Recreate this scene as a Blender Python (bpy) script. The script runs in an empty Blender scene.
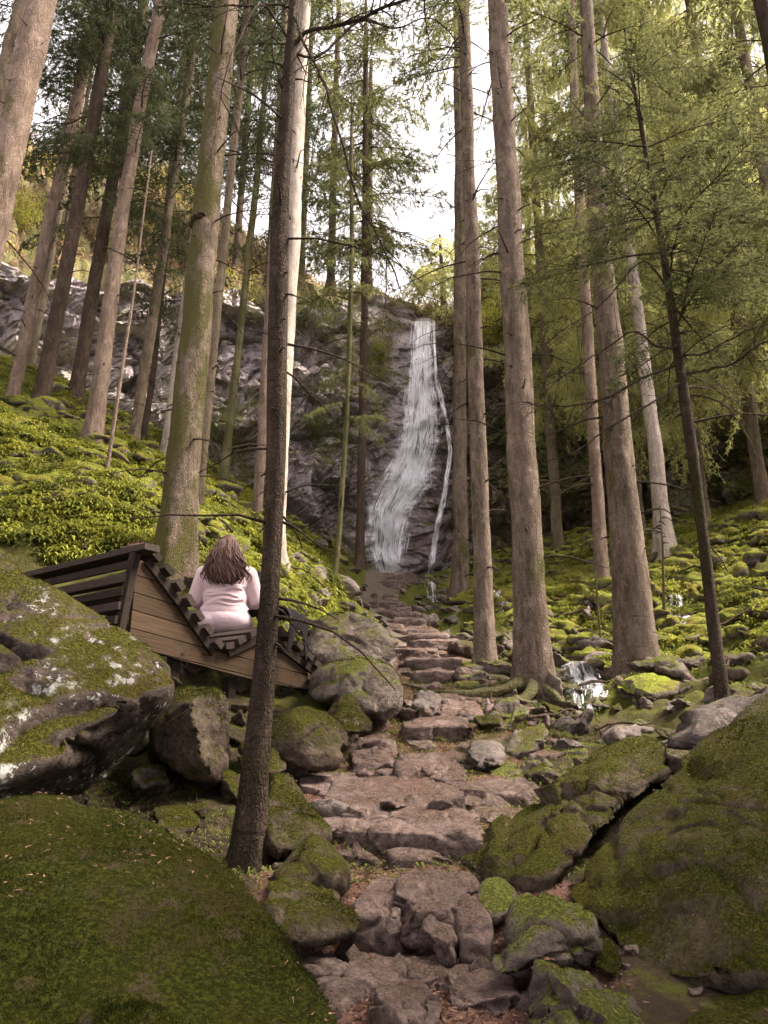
import bpy, bmesh, math, random
import numpy as np
from mathutils import Vector, Matrix
from mathutils.bvhtree import BVHTree
rng = np.random.default_rng(7); random.seed(7)
PI = math.pi
scene = bpy.context.scene
COL = scene.collection
F, PITCH = 770.0, math.radians(17)
CP, SP = math.cos(PITCH), math.sin(PITCH)

def P(u, v, Y):
    a = (u-384)/F; b = (512-v)/F
    t = Y/(CP-b*SP)
    return np.array([a*t, Y, (SP+b*CP)*t])
def depth(p): return p[1]*CP+p[2]*SP
def px(w, p): return w*depth(p)/F       # w pixels -> metres at p

# ------------------------------------------------------------------ noise
def _hash(ix, iy, iz, seed=0):
    n = (ix*374761393+iy*668265263+iz*2147483647+seed*974634777) & 0xffffffff
    n = ((n ^ (n >> 13))*1274126177) & 0xffffffff
    n = (n ^ (n >> 16))
    n = (n*2246822519) & 0xffffffff
    return ((n ^ (n >> 15)) & 0xffffff)/float(0xffffff)
def vnoise(p, seed=0):
    p = np.asarray(p, float); i = np.floor(p).astype(np.int64); f = p-i; f = f*f*(3-2*f)
    x, y, z = i[..., 0], i[..., 1], i[..., 2]; r = 0
    for dx in (0, 1):
        wx = f[..., 0] if dx else 1-f[..., 0]
        for dy in (0, 1):
            wy = f[..., 1] if dy else 1-f[..., 1]
            for dz in (0, 1):
                wz = f[..., 2] if dz else 1-f[..., 2]
                r = r+wx*wy*wz*_hash(x+dx, y+dy, z+dz, seed)
    return r*2-1
def fbm(p, o=4, seed=0, g=.5):
    a, s, r, q = 1, 0, 0, np.asarray(p, float)
    for k in range(o):
        r = r+a*vnoise(q, seed+k); s += a; a *= g; q = q*2.03+11.3
    return r/s
def cells(p, seed=0):
    """voronoi: cell value, F1, F2"""
    p = np.asarray(p, float); i = np.floor(p).astype(np.int64)
    n = p.shape[0]; f1 = np.full(n, 9.); f2 = np.full(n, 9.); val = np.zeros(n)
    for dx in (-1, 0, 1):
        for dy in (-1, 0, 1):
            for dz in (-1, 0, 1):
                c = i+np.array([dx, dy, dz]); x, y, z = c[:, 0], c[:, 1], c[:, 2]
                q = c+np.stack([_hash(x, y, z, seed+1), _hash(x, y, z, seed+2), _hash(x, y, z, seed+3)], 1)
                d = np.linalg.norm(q-p, axis=1)
                h = _hash(x, y, z, seed+4)
                m = d < f1
                f2 = np.where(m, f1, np.minimum(f2, d)); val = np.where(m, h, val); f1 = np.where(m, d, f1)
    return val, f1, f2
def facets(p, seed=0):
    """a random tilted plane per cell: broken, flat-faced stone"""
    p = np.asarray(p, float); i = np.floor(p).astype(np.int64); n = p.shape[0]; f1 = np.full(n, 9.); out = np.zeros(n)
    for dx in (-1, 0, 1):
        for dy in (-1, 0, 1):
            for dz in (-1, 0, 1):
                c = i+np.array([dx, dy, dz]); x, y, z = c[:, 0], c[:, 1], c[:, 2]
                q = c+np.stack([_hash(x, y, z, seed+1), _hash(x, y, z, seed+2), _hash(x, y, z, seed+3)], 1)
                d = np.linalg.norm(q-p, axis=1); g = np.stack([_hash(x, y, z, seed+k) for k in (5, 6, 7)], 1)*2-1
                pl = ((p-q)*g).sum(1)+(_hash(x, y, z, seed+4)-.5)*1.0; m = d < f1; out = np.where(m, pl, out); f1 = np.where(m, d, f1)
    return out

# ------------------------------------------------------------------ mesh / object helpers
def mesh_from(name, V, faces, mats=(), midx=None, smooth=True, loopuv=None):
    """faces: int array (n,3) or (n,4), or list of such arrays"""
    if not isinstance(faces, list): faces = [faces]
    faces = [np.asarray(f, np.int64) for f in faces if len(f)]
    V = np.asarray(V, float)
    me = bpy.data.meshes.new(name)
    nl = sum(f.size for f in faces); nf = sum(len(f) for f in faces)
    me.vertices.add(len(V)); me.vertices.foreach_set('co', V.ravel())
    me.loops.add(nl); me.polygons.add(nf)
    li = np.concatenate([f.ravel() for f in faces]); me.loops.foreach_set('vertex_index', li)
    tot = np.concatenate([np.full(len(f), f.shape[1]) for f in faces])
    st = np.concatenate([[0], np.cumsum(tot)[:-1]])
    me.polygons.foreach_set('loop_start', st); me.polygons.foreach_set('loop_total', tot)
    for m in mats: me.materials.append(m)
    if midx is not None: me.polygons.foreach_set('material_index', np.asarray(midx, np.int32))
    me.polygons.foreach_set('use_smooth', np.full(nf, bool(smooth)))
    me.update(calc_edges=True)
    if loopuv is not None:
        uv = me.uv_layers.new(name='UVMap'); uv.data.foreach_set('uv', np.asarray(loopuv)[li].ravel())
    return me
def link(name, me, loc=(0, 0, 0), parent=None, rot=None, scale=None):
    o = bpy.data.objects.new(name, me); COL.objects.link(o)
    o.location = loc
    if parent is not None: o.parent = parent
    if rot is not None: o.rotation_euler = rot
    if scale is not None: o.scale = scale
    return o
def tag(o, label=None, cat=None, group=None, kind=None):
    if label: o['label'] = label
    if cat: o['category'] = cat
    if group: o['group'] = group
    if kind: o['kind'] = kind
    return o
def empty(name, loc, label=None, cat=None, group=None, rotz=0):
    o = bpy.data.objects.new(name, None); COL.objects.link(o); o.location = loc; o.rotation_euler = (0, 0, rotz)
    o.empty_display_size = .1
    return tag(o, label, cat, group)
class MB:
    """collects geometry pieces for one mesh"""
    def __init__(s): s.V = []; s.T = []; s.Q = []; s.n = 0; s.mt = []; s.mq = []
    def add(s, V, faces, mi=0):
        faces = np.asarray(faces, np.int64)
        s.V.append(np.asarray(V, float))
        if faces.shape[1] == 3: s.T.append(faces+s.n); s.mt.append(np.full(len(faces), mi))
        else: s.Q.append(faces+s.n); s.mq.append(np.full(len(faces), mi))
        s.n += len(V)
    def build(s, name, mats, loc=(0, 0, 0), parent=None, smooth=True):
        V = np.concatenate(s.V)-np.asarray(loc)
        fl = []; mi = []
        if s.T: fl.append(np.concatenate(s.T)); mi.append(np.concatenate(s.mt))
        if s.Q: fl.append(np.concatenate(s.Q)); mi.append(np.concatenate(s.mq))
        me = mesh_from(name, V, fl, mats, np.concatenate(mi), smooth)
        return link(name, me, (0, 0, 0) if parent is not None else loc, parent)
def tube(pts, rad, seg=8, cap=True, disp=None):
    pts = np.asarray(pts, float); n = len(pts); rad = np.broadcast_to(np.asarray(rad, float), (n,))
    T = np.gradient(pts, axis=0); T /= np.linalg.norm(T, axis=1)[:, None]+1e-9
    ref = np.array([0, 1., 0]) if abs(T[0][1]) < .9 else np.array([1., 0, 0])
    A = np.cross(T, ref); A /= np.linalg.norm(A, axis=1)[:, None]+1e-9
    B = np.cross(T, A)
    th = np.linspace(0, 2*PI, seg, endpoint=False)
    R = rad[:, None]*np.ones(seg)
    if disp is not None: R = R*disp(np.arange(n)[:, None], th[None, :])
    V = pts[:, None]+R[..., None]*(A[:, None]*np.cos(th)[None, :, None]+B[:, None]*np.sin(th)[None, :, None])
    V = V.reshape(-1, 3)
    i = np.arange(n-1)[:, None]*seg; j = np.arange(seg)[None, :]; k = (j+1) % seg
    Q = np.stack([i+j, i+k, i+seg+k, i+seg+j], -1).reshape(-1, 4)
    return V, Q
def smooth_line(pts, n):
    """Catmull-Rom through control points"""
    pts = np.asarray(pts, float)
    if len(pts) == 2: return pts[0]+np.linspace(0, 1, n)[:, None]*(pts[1]-pts[0])
    d = np.concatenate([[0], np.cumsum(np.linalg.norm(np.diff(pts, axis=0), axis=1))])
    P0 = np.vstack([2*pts[0]-pts[1], pts, 2*pts[-1]-pts[-2]])
    t = np.linspace(0, d[-1], n); out = []
    for x in t:
        i = min(max(np.searchsorted(d, x, side='right')-1, 0), len(pts)-2)
        s = (x-d[i])/(d[i+1]-d[i]+1e-9)
        a, b, c, e = P0[i:i+4]
        out.append(.5*(2*b+(c-a)*s+(2*a-5*b+4*c-e)*s*s+(3*b-a-3*c+e)*s**3))
    return np.array(out)
def box(mb, c, X, Y, Z, mi=0, bev=.12):
    """oriented box with half-axes X,Y,Z (vectors), chamfered along X"""
    c = np.asarray(c, float); X = np.asarray(X, float); Y = np.asarray(Y, float); Z = np.asarray(Z, float)
    k = 1-bev
    sec = [(k, -1), (1, -k), (1, k), (k, 1), (-k, 1), (-1, k), (-1, -k), (-k, -1)]
    V = [c+s*X+a*Y+b*Z for s in (-1, 1) for a, b in sec]
    Q = [(i, (i+1) % 8, 8+(i+1) % 8, 8+i) for i in range(8)]
    mb.add(V, Q, mi)
    for o in (0, 8):
        q = [(o+0, o+1, o+2, o+3), (o+0, o+3, o+4, o+7), (o+4, o+5, o+6, o+7)]
        V2 = [V[i] for i in range(o, o+8)]
        mb.add(V2, [[j-o for j in f] if o else [j-o for j in f][::-1] for f in q], mi)

_ico = {}
def ico(sub):
    if sub not in _ico:
        bm = bmesh.new(); bmesh.ops.create_icosphere(bm, subdivisions=sub, radius=1)
        V = np.array([v.co[:] for v in bm.verts]); T = np.array([[v.index for v in f.verts] for f in bm.faces]); bm.free()
        V /= np.linalg.norm(V, axis=1)[:, None]; _ico[sub] = (V, T)
    return _ico[sub]
def hull_planes(pts):
    bm = bmesh.new()
    for p in pts: bm.verts.new(p)
    bmesh.ops.convex_hull(bm, input=bm.verts)
    bmesh.ops.recalc_face_normals(bm, faces=bm.faces)
    c = np.mean([v.co[:] for v in bm.verts if v.link_faces], axis=0)
    N = []; D = []
    for f in bm.faces:
        n = np.array(f.normal[:])
        if np.linalg.norm(n) < .5: continue
        d = n@(np.array(f.verts[0].co[:])-c)
        if d < 0: n, d = -n, -d
        N.append(n); D.append(max(d, .01))
    bm.free()
    return c, np.array(N), np.array(D)
def rock_verts(pts, sub=4, bev=.03, rough=.03, fine=.008, seed=0, facet=.02, fs=2.):
    """convex hull of pts, rounded edges, broken faces, noise; returns centre and local verts"""
    c, N, D = hull_planes(pts)
    # bring the directions onto the hull so that the mesh density follows its surface, not the centre
    V, T = ico(sub)
    ext = np.ptp(np.array(pts), axis=0)/2+1e-3
    W = V*ext; W = W/np.linalg.norm(W, axis=1)[:, None]
    dots = W@N.T
    inv = np.where(dots > 1e-4, dots/D, 0)          # 1/r per plane
    k = max(6., ext.mean()/max(bev, .004))
    r = 1/((inv**k).sum(1)**(1/k)+1e-9)
    Pw = W*r[:, None]+c
    s = seed*7.31
    val, f1, f2 = cells(Pw*fs+s, seed)
    d = fbm(Pw*1.6/max(ext.mean(), .2)+s, 4, seed)*rough+(val-.5)*facet*.6-np.exp(-((f2-f1)/.06)**2)*facet*.5+facets(Pw*fs*.8+s, seed+3)*facet*1.3
    d = d+fbm(Pw*14+s, 4, seed+9)*fine
    nn = W/ext; nn /= np.linalg.norm(nn, axis=1)[:, None]
    if ext.mean() > .55 and seed != 8: d = d-.075*np.exp(-(fbm(Pw*np.array([.8, .8, 1.5])+s+3, 3, seed+21)/.022)**2)*(fbm(Pw*.7+s, 2, seed+22) > -.1)-.03*np.exp(-(fbm(Pw*2.1+s+8, 3, seed+23)/.03)**2)
    # face normal estimate: the nearest plane's
    ni = N[np.argmax(inv, 1)]; nn = ni*.6+W*.4; nn /= np.linalg.norm(nn, axis=1)[:, None]
    return c, Pw+nn*d[:, None]-c, T
# ------------------------------------------------------------------ materials
class NT:
    def __init__(s, name):
        s.m = bpy.data.materials.new(name); s.m.use_nodes = True; s.t = s.m.node_tree; s.t.nodes.clear()
        s.out = s.n('ShaderNodeOutputMaterial')
    def n(s, ty, **k):
        x = s.t.nodes.new(ty)
        for a, b in k.items(): setattr(x, a, b)
        return x
    def l(s, a, b): s.t.links.new(a, b)
    def inp(s, node, name, val):
        if isinstance(val, bpy.types.NodeSocket): s.l(val, node.inputs[name])
        else: node.inputs[name].default_value = val
    def math(s, op, a, b=0., c=0., clamp=False):
        x = s.n('ShaderNodeMath', operation=op, use_clamp=clamp)
        s.inp(x, 0, a); s.inp(x, 1, b); s.inp(x, 2, c)
        return x.outputs[0]
    def noise(s, vec, scale, detail=4, rough=.55, dist=0.):
        x = s.n('ShaderNodeTexNoise'); s.inp(x, 'Vector', vec); x.inputs['Scale'].default_value = scale
        x.inputs['Detail'].default_value = detail; x.inputs['Roughness'].default_value = rough; x.inputs['Distortion'].default_value = dist
        return x.outputs[0]
    def voro(s, vec, scale, feat='F1', out=0, rnd=1.):
        x = s.n('ShaderNodeTexVoronoi', feature=feat); s.inp(x, 'Vector', vec); x.inputs['Scale'].default_value = scale
        x.inputs['Randomness'].default_value = rnd
        return x.outputs[out]
    def mapping(s, vec, scale=(1, 1, 1), loc=(0, 0, 0), rot=(0, 0, 0)):
        x = s.n('ShaderNodeMapping'); s.inp(x, 'Vector', vec); x.inputs['Scale'].default_value = scale
        x.inputs['Location'].default_value = loc; x.inputs['Rotation'].default_value = rot
        return x.outputs[0]
    def ramp(s, fac, stops):
        x = s.n('ShaderNodeValToRGB'); s.inp(x, 0, fac); e = x.color_ramp.elements
        while len(e) < len(stops): e.new(.5)
        for i, (p, c) in enumerate(stops):
            e[i].position = p; e[i].color = (*c, 1) if len(c) == 3 else c
        return x.outputs[0]
    def step(s, x, lo, hi):
        r = s.n('ShaderNodeMapRange', interpolation_type='SMOOTHSTEP'); s.inp(r, 0, x); r.inputs[1].default_value = lo; r.inputs[2].default_value = hi
        return r.outputs[0]
    def mix(s, f, a, b):
        x = s.n('ShaderNodeMix', data_type='RGBA'); s.inp(x, 0, f)
        for k, q in ((6, a), (7, b)):
            if isinstance(q, bpy.types.NodeSocket): s.l(q, x.inputs[k])
            else: x.inputs[k].default_value = (*q, 1)
        return x.outputs[2]
    def pos(s): return s.n('ShaderNodeNewGeometry').outputs['Position']
    def nz(s):
        g = s.n('ShaderNodeNewGeometry'); x = s.n('ShaderNodeSeparateXYZ'); s.l(g.outputs['Normal'], x.inputs[0]); return x.outputs
    def objc(s): return s.n('ShaderNodeTexCoord').outputs['Object']
    def bump(s, h, strength, dist, normal=None):
        b = s.n('ShaderNodeBump'); s.inp(b, 'Height', h); b.inputs['Strength'].default_value = strength; b.inputs['Distance'].default_value = dist
        if normal is not None: s.l(normal, b.inputs['Normal'])
        return b.outputs[0]
    def principled(s, col, rough=.85, normal=None, spec=.3, **k):
        p = s.n('ShaderNodeBsdfPrincipled'); s.inp(p, 'Base Color', col if isinstance(col, bpy.types.NodeSocket) else (*col, 1)); s.inp(p, 'Roughness', rough)
        p.inputs['Specular IOR Level'].default_value = spec
        if normal is not None: s.l(normal, p.inputs['Normal'])
        for a, b in k.items(): s.inp(p, a, b)
        s.l(p.outputs[0], s.out.inputs[0]); return p

def rock_mat(name, dark, light, moss=(.055, .072, .014), moss2=(.10, .12, .022), m_lo=.45, m_hi=.7, nzw=.55, lichen=0., rough=.85, scale=1.):
    t = NT(name); p = t.pos(); nz = t.nz()
    a = t.noise(p, 2.2*scale, 8, .62); b = t.noise(p, 26*scale, 5, .6); c = t.noise(p, .8, 3)
    col = t.ramp(t.math('ADD', t.math('MULTIPLY', a, .6), t.math('MULTIPLY', b, .4)), [(.40, dark), (.5, tuple((x+y)*.5 for x, y in zip(dark, light))), (.60, light)])
    col = t.mix(t.math('MULTIPLY', t.step(t.noise(p, 11, 8, .72), .54, .62), .55), col, tuple(x*.6 for x in dark)); col = t.mix(t.math('MULTIPLY', t.step(t.noise(p, 5, 8, .7), .56, .64), .5), col, tuple(min(1, x*1.4) for x in light))
    # thin dark joints
    if lichen:
        ln = t.step(t.math('ADD', t.noise(p, 17, 6, .7), t.math('MULTIPLY', t.noise(p, 2.3, 2), .9)), 1.06-lichen, 1.10-lichen)
        col = t.mix(ln, col, (.50, .48, .44))
    mm = t.math('ADD', t.math('MULTIPLY', nz[2], nzw), t.math('ADD', t.math('MULTIPLY', t.noise(p, 1.7, 6, .65), .75), t.math('MULTIPLY', t.noise(p, 14, 4, .6), .3)))
    mask = t.step(mm, m_lo+.25, m_hi+.25)
    mc = t.mix(t.noise(p, 4.2, 6, .65), moss, moss2)
    mc = t.mix(t.step(t.noise(p, 70, 3, .6), .42, .64), mc, tuple(x*1.7 for x in moss2)); mc = t.mix(t.math('MULTIPLY', t.step(t.noise(p, 2.6, 7, .7), .55, .63), .7), mc, (.062, .046, .024)); mc = t.mix(t.math('MULTIPLY', t.step(t.noise(p, 1.3, 5, .65), .50, .64), .6), mc, (moss2[0]*1.25, moss2[1]*.95, moss2[2]))
    mc = t.mix(t.step(t.noise(p, 7.5, 5, .7), .56, .66), mc, (.075, .055, .030))
    full = t.mix(mask, col, mc)
    h1 = t.math('ADD', t.math('MULTIPLY', t.noise(p, 9*scale, 12, .74), 1.), t.math('ADD', t.math('MULTIPLY', t.noise(p, 60, 5, .7), .3), t.math('MULTIPLY', t.voro(t.mapping(p, (1, 1, 2.2), (0, 0, 0), (.4, .3, 0)), 7., 'F1', 0), .35)))
    h2 = t.math('MULTIPLY', t.noise(p, 55, 5, .7), 1.0)
    hm = t.n('ShaderNodeMix', data_type='FLOAT'); t.l(mask, hm.inputs[0]); t.l(h1, hm.inputs[2]); t.l(t.math('ADD', h2, t.math('MULTIPLY', h1, .5)), hm.inputs[3])
    nrm = t.bump(hm.outputs[0], 1., .06)
    t.principled(full, t.mix(mask, (rough-.12,)*3, (.95,)*3) if False else .95, nrm, .06)
    return t.m

def bark_mat(name, dark, light, moss=0., mossc=(.085, .09, .02), dirx=0., scale=1.):
    t = NT(name); p = t.pos()
    q = t.mapping(p, (1, 1, .38))
    nc = t.n('ShaderNodeTexNoise'); t.inp(nc, 'Vector', p); nc.inputs['Scale'].default_value = 22; nc.inputs['Detail'].default_value = 5
    vm = t.n('ShaderNodeVectorMath', operation='MULTIPLY_ADD'); t.l(nc.outputs[1], vm.inputs[0]); vm.inputs[1].default_value = (.06, .06, .06); t.l(q, vm.inputs[2])
    e = t.voro(vm.outputs[0], 42*scale, 'DISTANCE_TO_EDGE')
    a = t.noise(t.mapping(p, (1, 1, .25)), 16*scale, 7, .65); b = t.noise(p, 1.3, 4)
    f = t.math('ADD', t.math('MULTIPLY', a, .75), t.math('MULTIPLY', b, .35))
    col = t.ramp(f, [(.38, dark), (.52, tuple((x+y)/2 for x, y in zip(dark, light))), (.68, light)])
    col = t.mix(t.math('MULTIPLY', t.step(e, .10, .0), .5), col, tuple(x*.6 for x in dark))
    pl = t.voro(t.mapping(vm.outputs[0], (1, 1, .9)), 11*scale, 'F1', 1); ps = t.n('ShaderNodeSeparateXYZ'); t.l(pl, ps.inputs[0])
    col = t.mix(t.math('MULTIPLY', ps.outputs[0], .42), col, tuple(x*.75 for x in dark))
    # horizontal resin scars
    ring = t.step(t.noise(t.mapping(p, (1.2, 1.2, 22)), 1.6, 3, .6), .63, .69)
    col = t.mix(t.math('MULTIPLY', ring, .55), col, tuple(x*.5 for x in dark))
    # pale lichen bloom
    col = t.mix(t.math('MULTIPLY', t.step(t.noise(p, 6, 6, .7), .55, .68), .45), col, tuple(min(1, x*1.35) for x in light))
    h = t.math('ADD', t.math('MULTIPLY', e, 1.2, clamp=True), t.math('MULTIPLY', a, .9))
    if moss:
        nz = t.nz()
        mm = t.math('ADD', t.noise(t.mapping(p, (1, 1, .45)), 2.6, 7, .68), t.math('MULTIPLY', nz[0], -.10*dirx))
        mm = t.math('ADD', mm, t.math('MULTIPLY', t.math('SUBTRACT', t.noise(p, 24, 5, .7), .5), .35))
        mask = t.math('MULTIPLY', t.step(mm, .64-moss, .78-moss), .85)
        mc = t.mix(t.noise(p, 22, 5, .7), tuple(x*.55 for x in mossc), tuple(x*1.5 for x in mossc))
        col = t.mix(mask, col, mc)
        h = t.math('ADD', h, t.math('MULTIPLY', t.math('MULTIPLY', mask, t.noise(p, 60, 4)), 1.2))
    t.principled(col, .95, t.bump(h, 1., .035), .06)
    return t.m

def leaf_mat(name, c1, c2, trans=.35, scale=1.1, c3=None):
    t = NT(name); p = t.pos()
    f = t.step(t.noise(p, scale, 4, .6), .38, .62)
    col = t.mix(f, c1, c2)
    col = t.mix(t.step(t.noise(p, 23, 2), .5, .75), col, c3 or tuple(x*1.6 for x in c2))
    d = t.n('ShaderNodeBsdfPrincipled'); t.l(col, d.inputs['Base Color']); d.inputs['Roughness'].default_value = .85; d.inputs['Specular IOR Level'].default_value = .07
    tr = t.n('ShaderNodeBsdfTranslucent'); t.l(col, tr.inputs[0])
    m = t.n('ShaderNodeMixShader'); m.inputs[0].default_value = trans; t.l(d.outputs[0], m.inputs[1]); t.l(tr.outputs[0], m.inputs[2])
    t.l(m.outputs[0], t.out.inputs[0])
    return t.m

M = {}
# near rocks: olive moss, with the foreground shade put into the darker colours
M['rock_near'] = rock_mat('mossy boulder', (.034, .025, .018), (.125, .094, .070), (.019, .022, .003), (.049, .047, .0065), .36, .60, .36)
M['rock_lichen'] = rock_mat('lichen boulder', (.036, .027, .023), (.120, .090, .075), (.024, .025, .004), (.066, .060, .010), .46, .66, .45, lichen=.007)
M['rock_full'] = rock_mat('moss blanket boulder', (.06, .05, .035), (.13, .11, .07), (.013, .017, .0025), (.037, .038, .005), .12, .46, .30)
M['rock_half'] = rock_mat('half mossy stone', (.060, .047, .039), (.19, .15, .125), (.035, .050, .010), (.10, .105, .02), .56, .76, .50)
M['rock_path'] = rock_mat('trodden stone', (.062, .043, .037), (.225, .162, .140), (.052, .035, .027), (.115, .078, .060), .70, .90, .55)
M['rock_grey'] = rock_mat('bare grey stone', (.070, .056, .048), (.21, .17, .15), (.06, .07, .02), (.11, .12, .03), .78, .95, .5)
M['rock_mossy'] = rock_mat('moss covered block', (.06, .048, .04), (.18, .15, .125), (.050, .058, .012), (.17, .175, .028), .16, .44, .50)
M['rock_bank'] = rock_mat('bright mossy stone', (.07, .055, .048), (.22, .18, .15), (.10, .125, .018), (.20, .22, .03), .46, .66, .55)

def bark(n, *a, **k): M[n] = bark_mat(n, *a, **k)
bark('bark_pink', (.13, .088, .065), (.36, .265, .205), moss=.05)
bark('bark_brown', (.088, .062, .046), (.30, .225, .172), moss=.10)
bark('bark_mossy', (.10, .072, .052), (.31, .235, .175), moss=.265, dirx=1., mossc=(.080, .076, .020))
bark('bark_lichen', (.10, .075, .05), (.28, .215, .15), moss=.08, mossc=(.09, .088, .035))
bark('bark_dark', (.026, .018, .013), (.090, .064, .047), moss=.13, mossc=(.040, .038, .012))
bark('bark_pale', (.30, .235, .19), (.66, .56, .48))
bark('bark_green', (.085, .07, .035), (.2, .18, .09), moss=.14, mossc=(.075, .075, .025))
bark('bark_umber', (.050, .034, .025), (.135, .096, .070), moss=.06, mossc=(.04, .045, .015))  # darker brown bark with sparse moss
M['twig'] = bark_mat('twig wood', (.03, .022, .016), (.085, .06, .045))
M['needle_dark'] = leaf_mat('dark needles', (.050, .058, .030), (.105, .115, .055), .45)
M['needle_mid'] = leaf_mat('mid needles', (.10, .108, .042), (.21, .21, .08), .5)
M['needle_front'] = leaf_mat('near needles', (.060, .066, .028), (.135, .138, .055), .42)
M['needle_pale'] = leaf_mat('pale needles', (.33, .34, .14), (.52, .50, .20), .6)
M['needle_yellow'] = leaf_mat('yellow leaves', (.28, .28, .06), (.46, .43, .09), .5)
M['fern'] = leaf_mat('bank greenery', (.07, .080, .016), (.25, .25, .04), .35, 1.6)
M['fern_dull'] = leaf_mat('dull bank greenery', (.060, .068, .018), (.13, .138, .032), .3, .9)
M['moss_near'] = leaf_mat('moss fronds', (.015, .0185, .0025), (.041, .042, .005), .25, 2.5)  # foreground shade is put into these darker greens too
M['litter'] = leaf_mat('leaf litter', (.10, .05, .034), (.22, .125, .085), .1, 8)
M['scrub'] = leaf_mat('dry scrub', (.14, .09, .05), (.27, .18, .10), .25, .35, (.42, .33, .2))

t = NT('forest floor'); p = t.pos()
at = t.n('ShaderNodeAttribute', attribute_name='path')
dirt = t.ramp(t.math('ADD', t.math('MULTIPLY', t.noise(p, 5, 8, .65), .6), t.math('MULTIPLY', t.noise(p, 60, 4, .7), .4)),
              [(.36, (.050, .028, .021)), (.5, (.115, .062, .046)), (.66, (.20, .12, .09))])
sy0 = t.n('ShaderNodeSeparateXYZ'); t.l(p, sy0.inputs[0]); dirt = t.mix(t.math('MULTIPLY', t.step(sy0.outputs[1], 8.5, 13.), .85), dirt, t.mix(t.noise(p, 7, 6, .7), (.055, .047, .035), (.15, .13, .10)))
dirt = t.mix(t.step(t.voro(p, 55, 'F1', 0), .12, .05), dirt, (.26, .17, .12))
gr = t.mix(t.noise(p, 2.4, 6, .65), (.045, .050, .010), (.105, .108, .020))
sy = t.n('ShaderNodeSeparateXYZ'); t.l(p, sy.inputs[0])
near = t.step(t.math('ADD', sy.outputs[1], t.math('MULTIPLY', t.noise(p, 1.5, 4), 3)), 10.5, 8.)
gr = t.mix(t.math('MULTIPLY', near, t.step(t.noise(p, 3, 6, .7), .66, .50)), gr, (.045, .032, .022))
gr = t.mix(t.step(t.noise(p, 5, 5, .65), .55, .63), gr, (.075, .052, .032))
f = t.step(t.math('ADD', at.outputs['Fac'], t.math('MULTIPLY', t.noise(p, 3.5, 5, .6), .5)), .65, .85)
t.principled(t.mix(f, gr, dirt), .95, t.bump(t.math('ADD', t.noise(p, 12, 8, .7), t.math('MULTIPLY', t.noise(p, 90, 3, .7), .3)), 1., .05), .05)
M['floor'] = t.m

t = NT('basalt cliff'); p = t.pos(); nz = t.nz()
a = t.noise(t.mapping(p, (1, 1, 1.3)), .9, 9, .65); b = t.noise(p, 7, 6, .7)
sx = t.n('ShaderNodeSeparateXYZ'); t.l(p, sx.inputs[0])
f = t.math('ADD', t.math('MULTIPLY', a, .6), t.math('MULTIPLY', b, .4))
purple = t.ramp(f, [(.36, (.14, .118, .122)), (.5, (.40, .335, .345)), (.64, (.62, .54, .55))])
brown = t.ramp(f, [(.38, (.05, .04, .032)), (.52, (.17, .135, .105)), (.66, (.38, .31, .245))])
side = t.step(t.math('ADD', sx.outputs[0], t.math('MULTIPLY', t.noise(p, .3, 3), 4)), 4.2, 6.2)
col = t.mix(side, purple, brown)
red = t.step(t.noise(t.mapping(p, (1, 1, .3), (3, 0, 0)), .5, 4, .6), .56, .66)
col = t.mix(t.math('MULTIPLY', red, .6), col, (.20, .13, .125))
mm = t.math('ADD', t.math('MULTIPLY', nz[2], .42), t.math('ADD', t.math('MULTIPLY', t.noise(p, .42, 6, .65), .9), t.math('MULTIPLY', t.noise(p, 4, 4, .6), .3)))
mm = t.math('ADD', mm, t.math('MULTIPLY', side, .06))
mask = t.step(mm, .79, .92)
col = t.mix(mask, col, t.mix(t.noise(p, 2.5, 5, .6), (.055, .062, .02), (.20, .20, .04)))
t.principled(col, .95, t.bump(t.math('ADD', t.noise(p, 3.4, 12, .74), t.math('MULTIPLY', t.voro(p, 2.3, 'DISTANCE_TO_EDGE'), .8)), 1., .25), .08)
M['cliff'] = t.m

t = NT('hillside soil'); p = t.pos()
col = t.ramp(t.noise(p, .55, 8, .68), [(.36, (.07, .055, .03)), (.48, (.17, .125, .07)), (.56, (.16, .16, .06)), (.68, (.30, .24, .15))])
t.principled(col, .95, t.bump(t.noise(p, 2, 8, .7), 1, .4), .1)
M['hill'] = t.m

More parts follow.
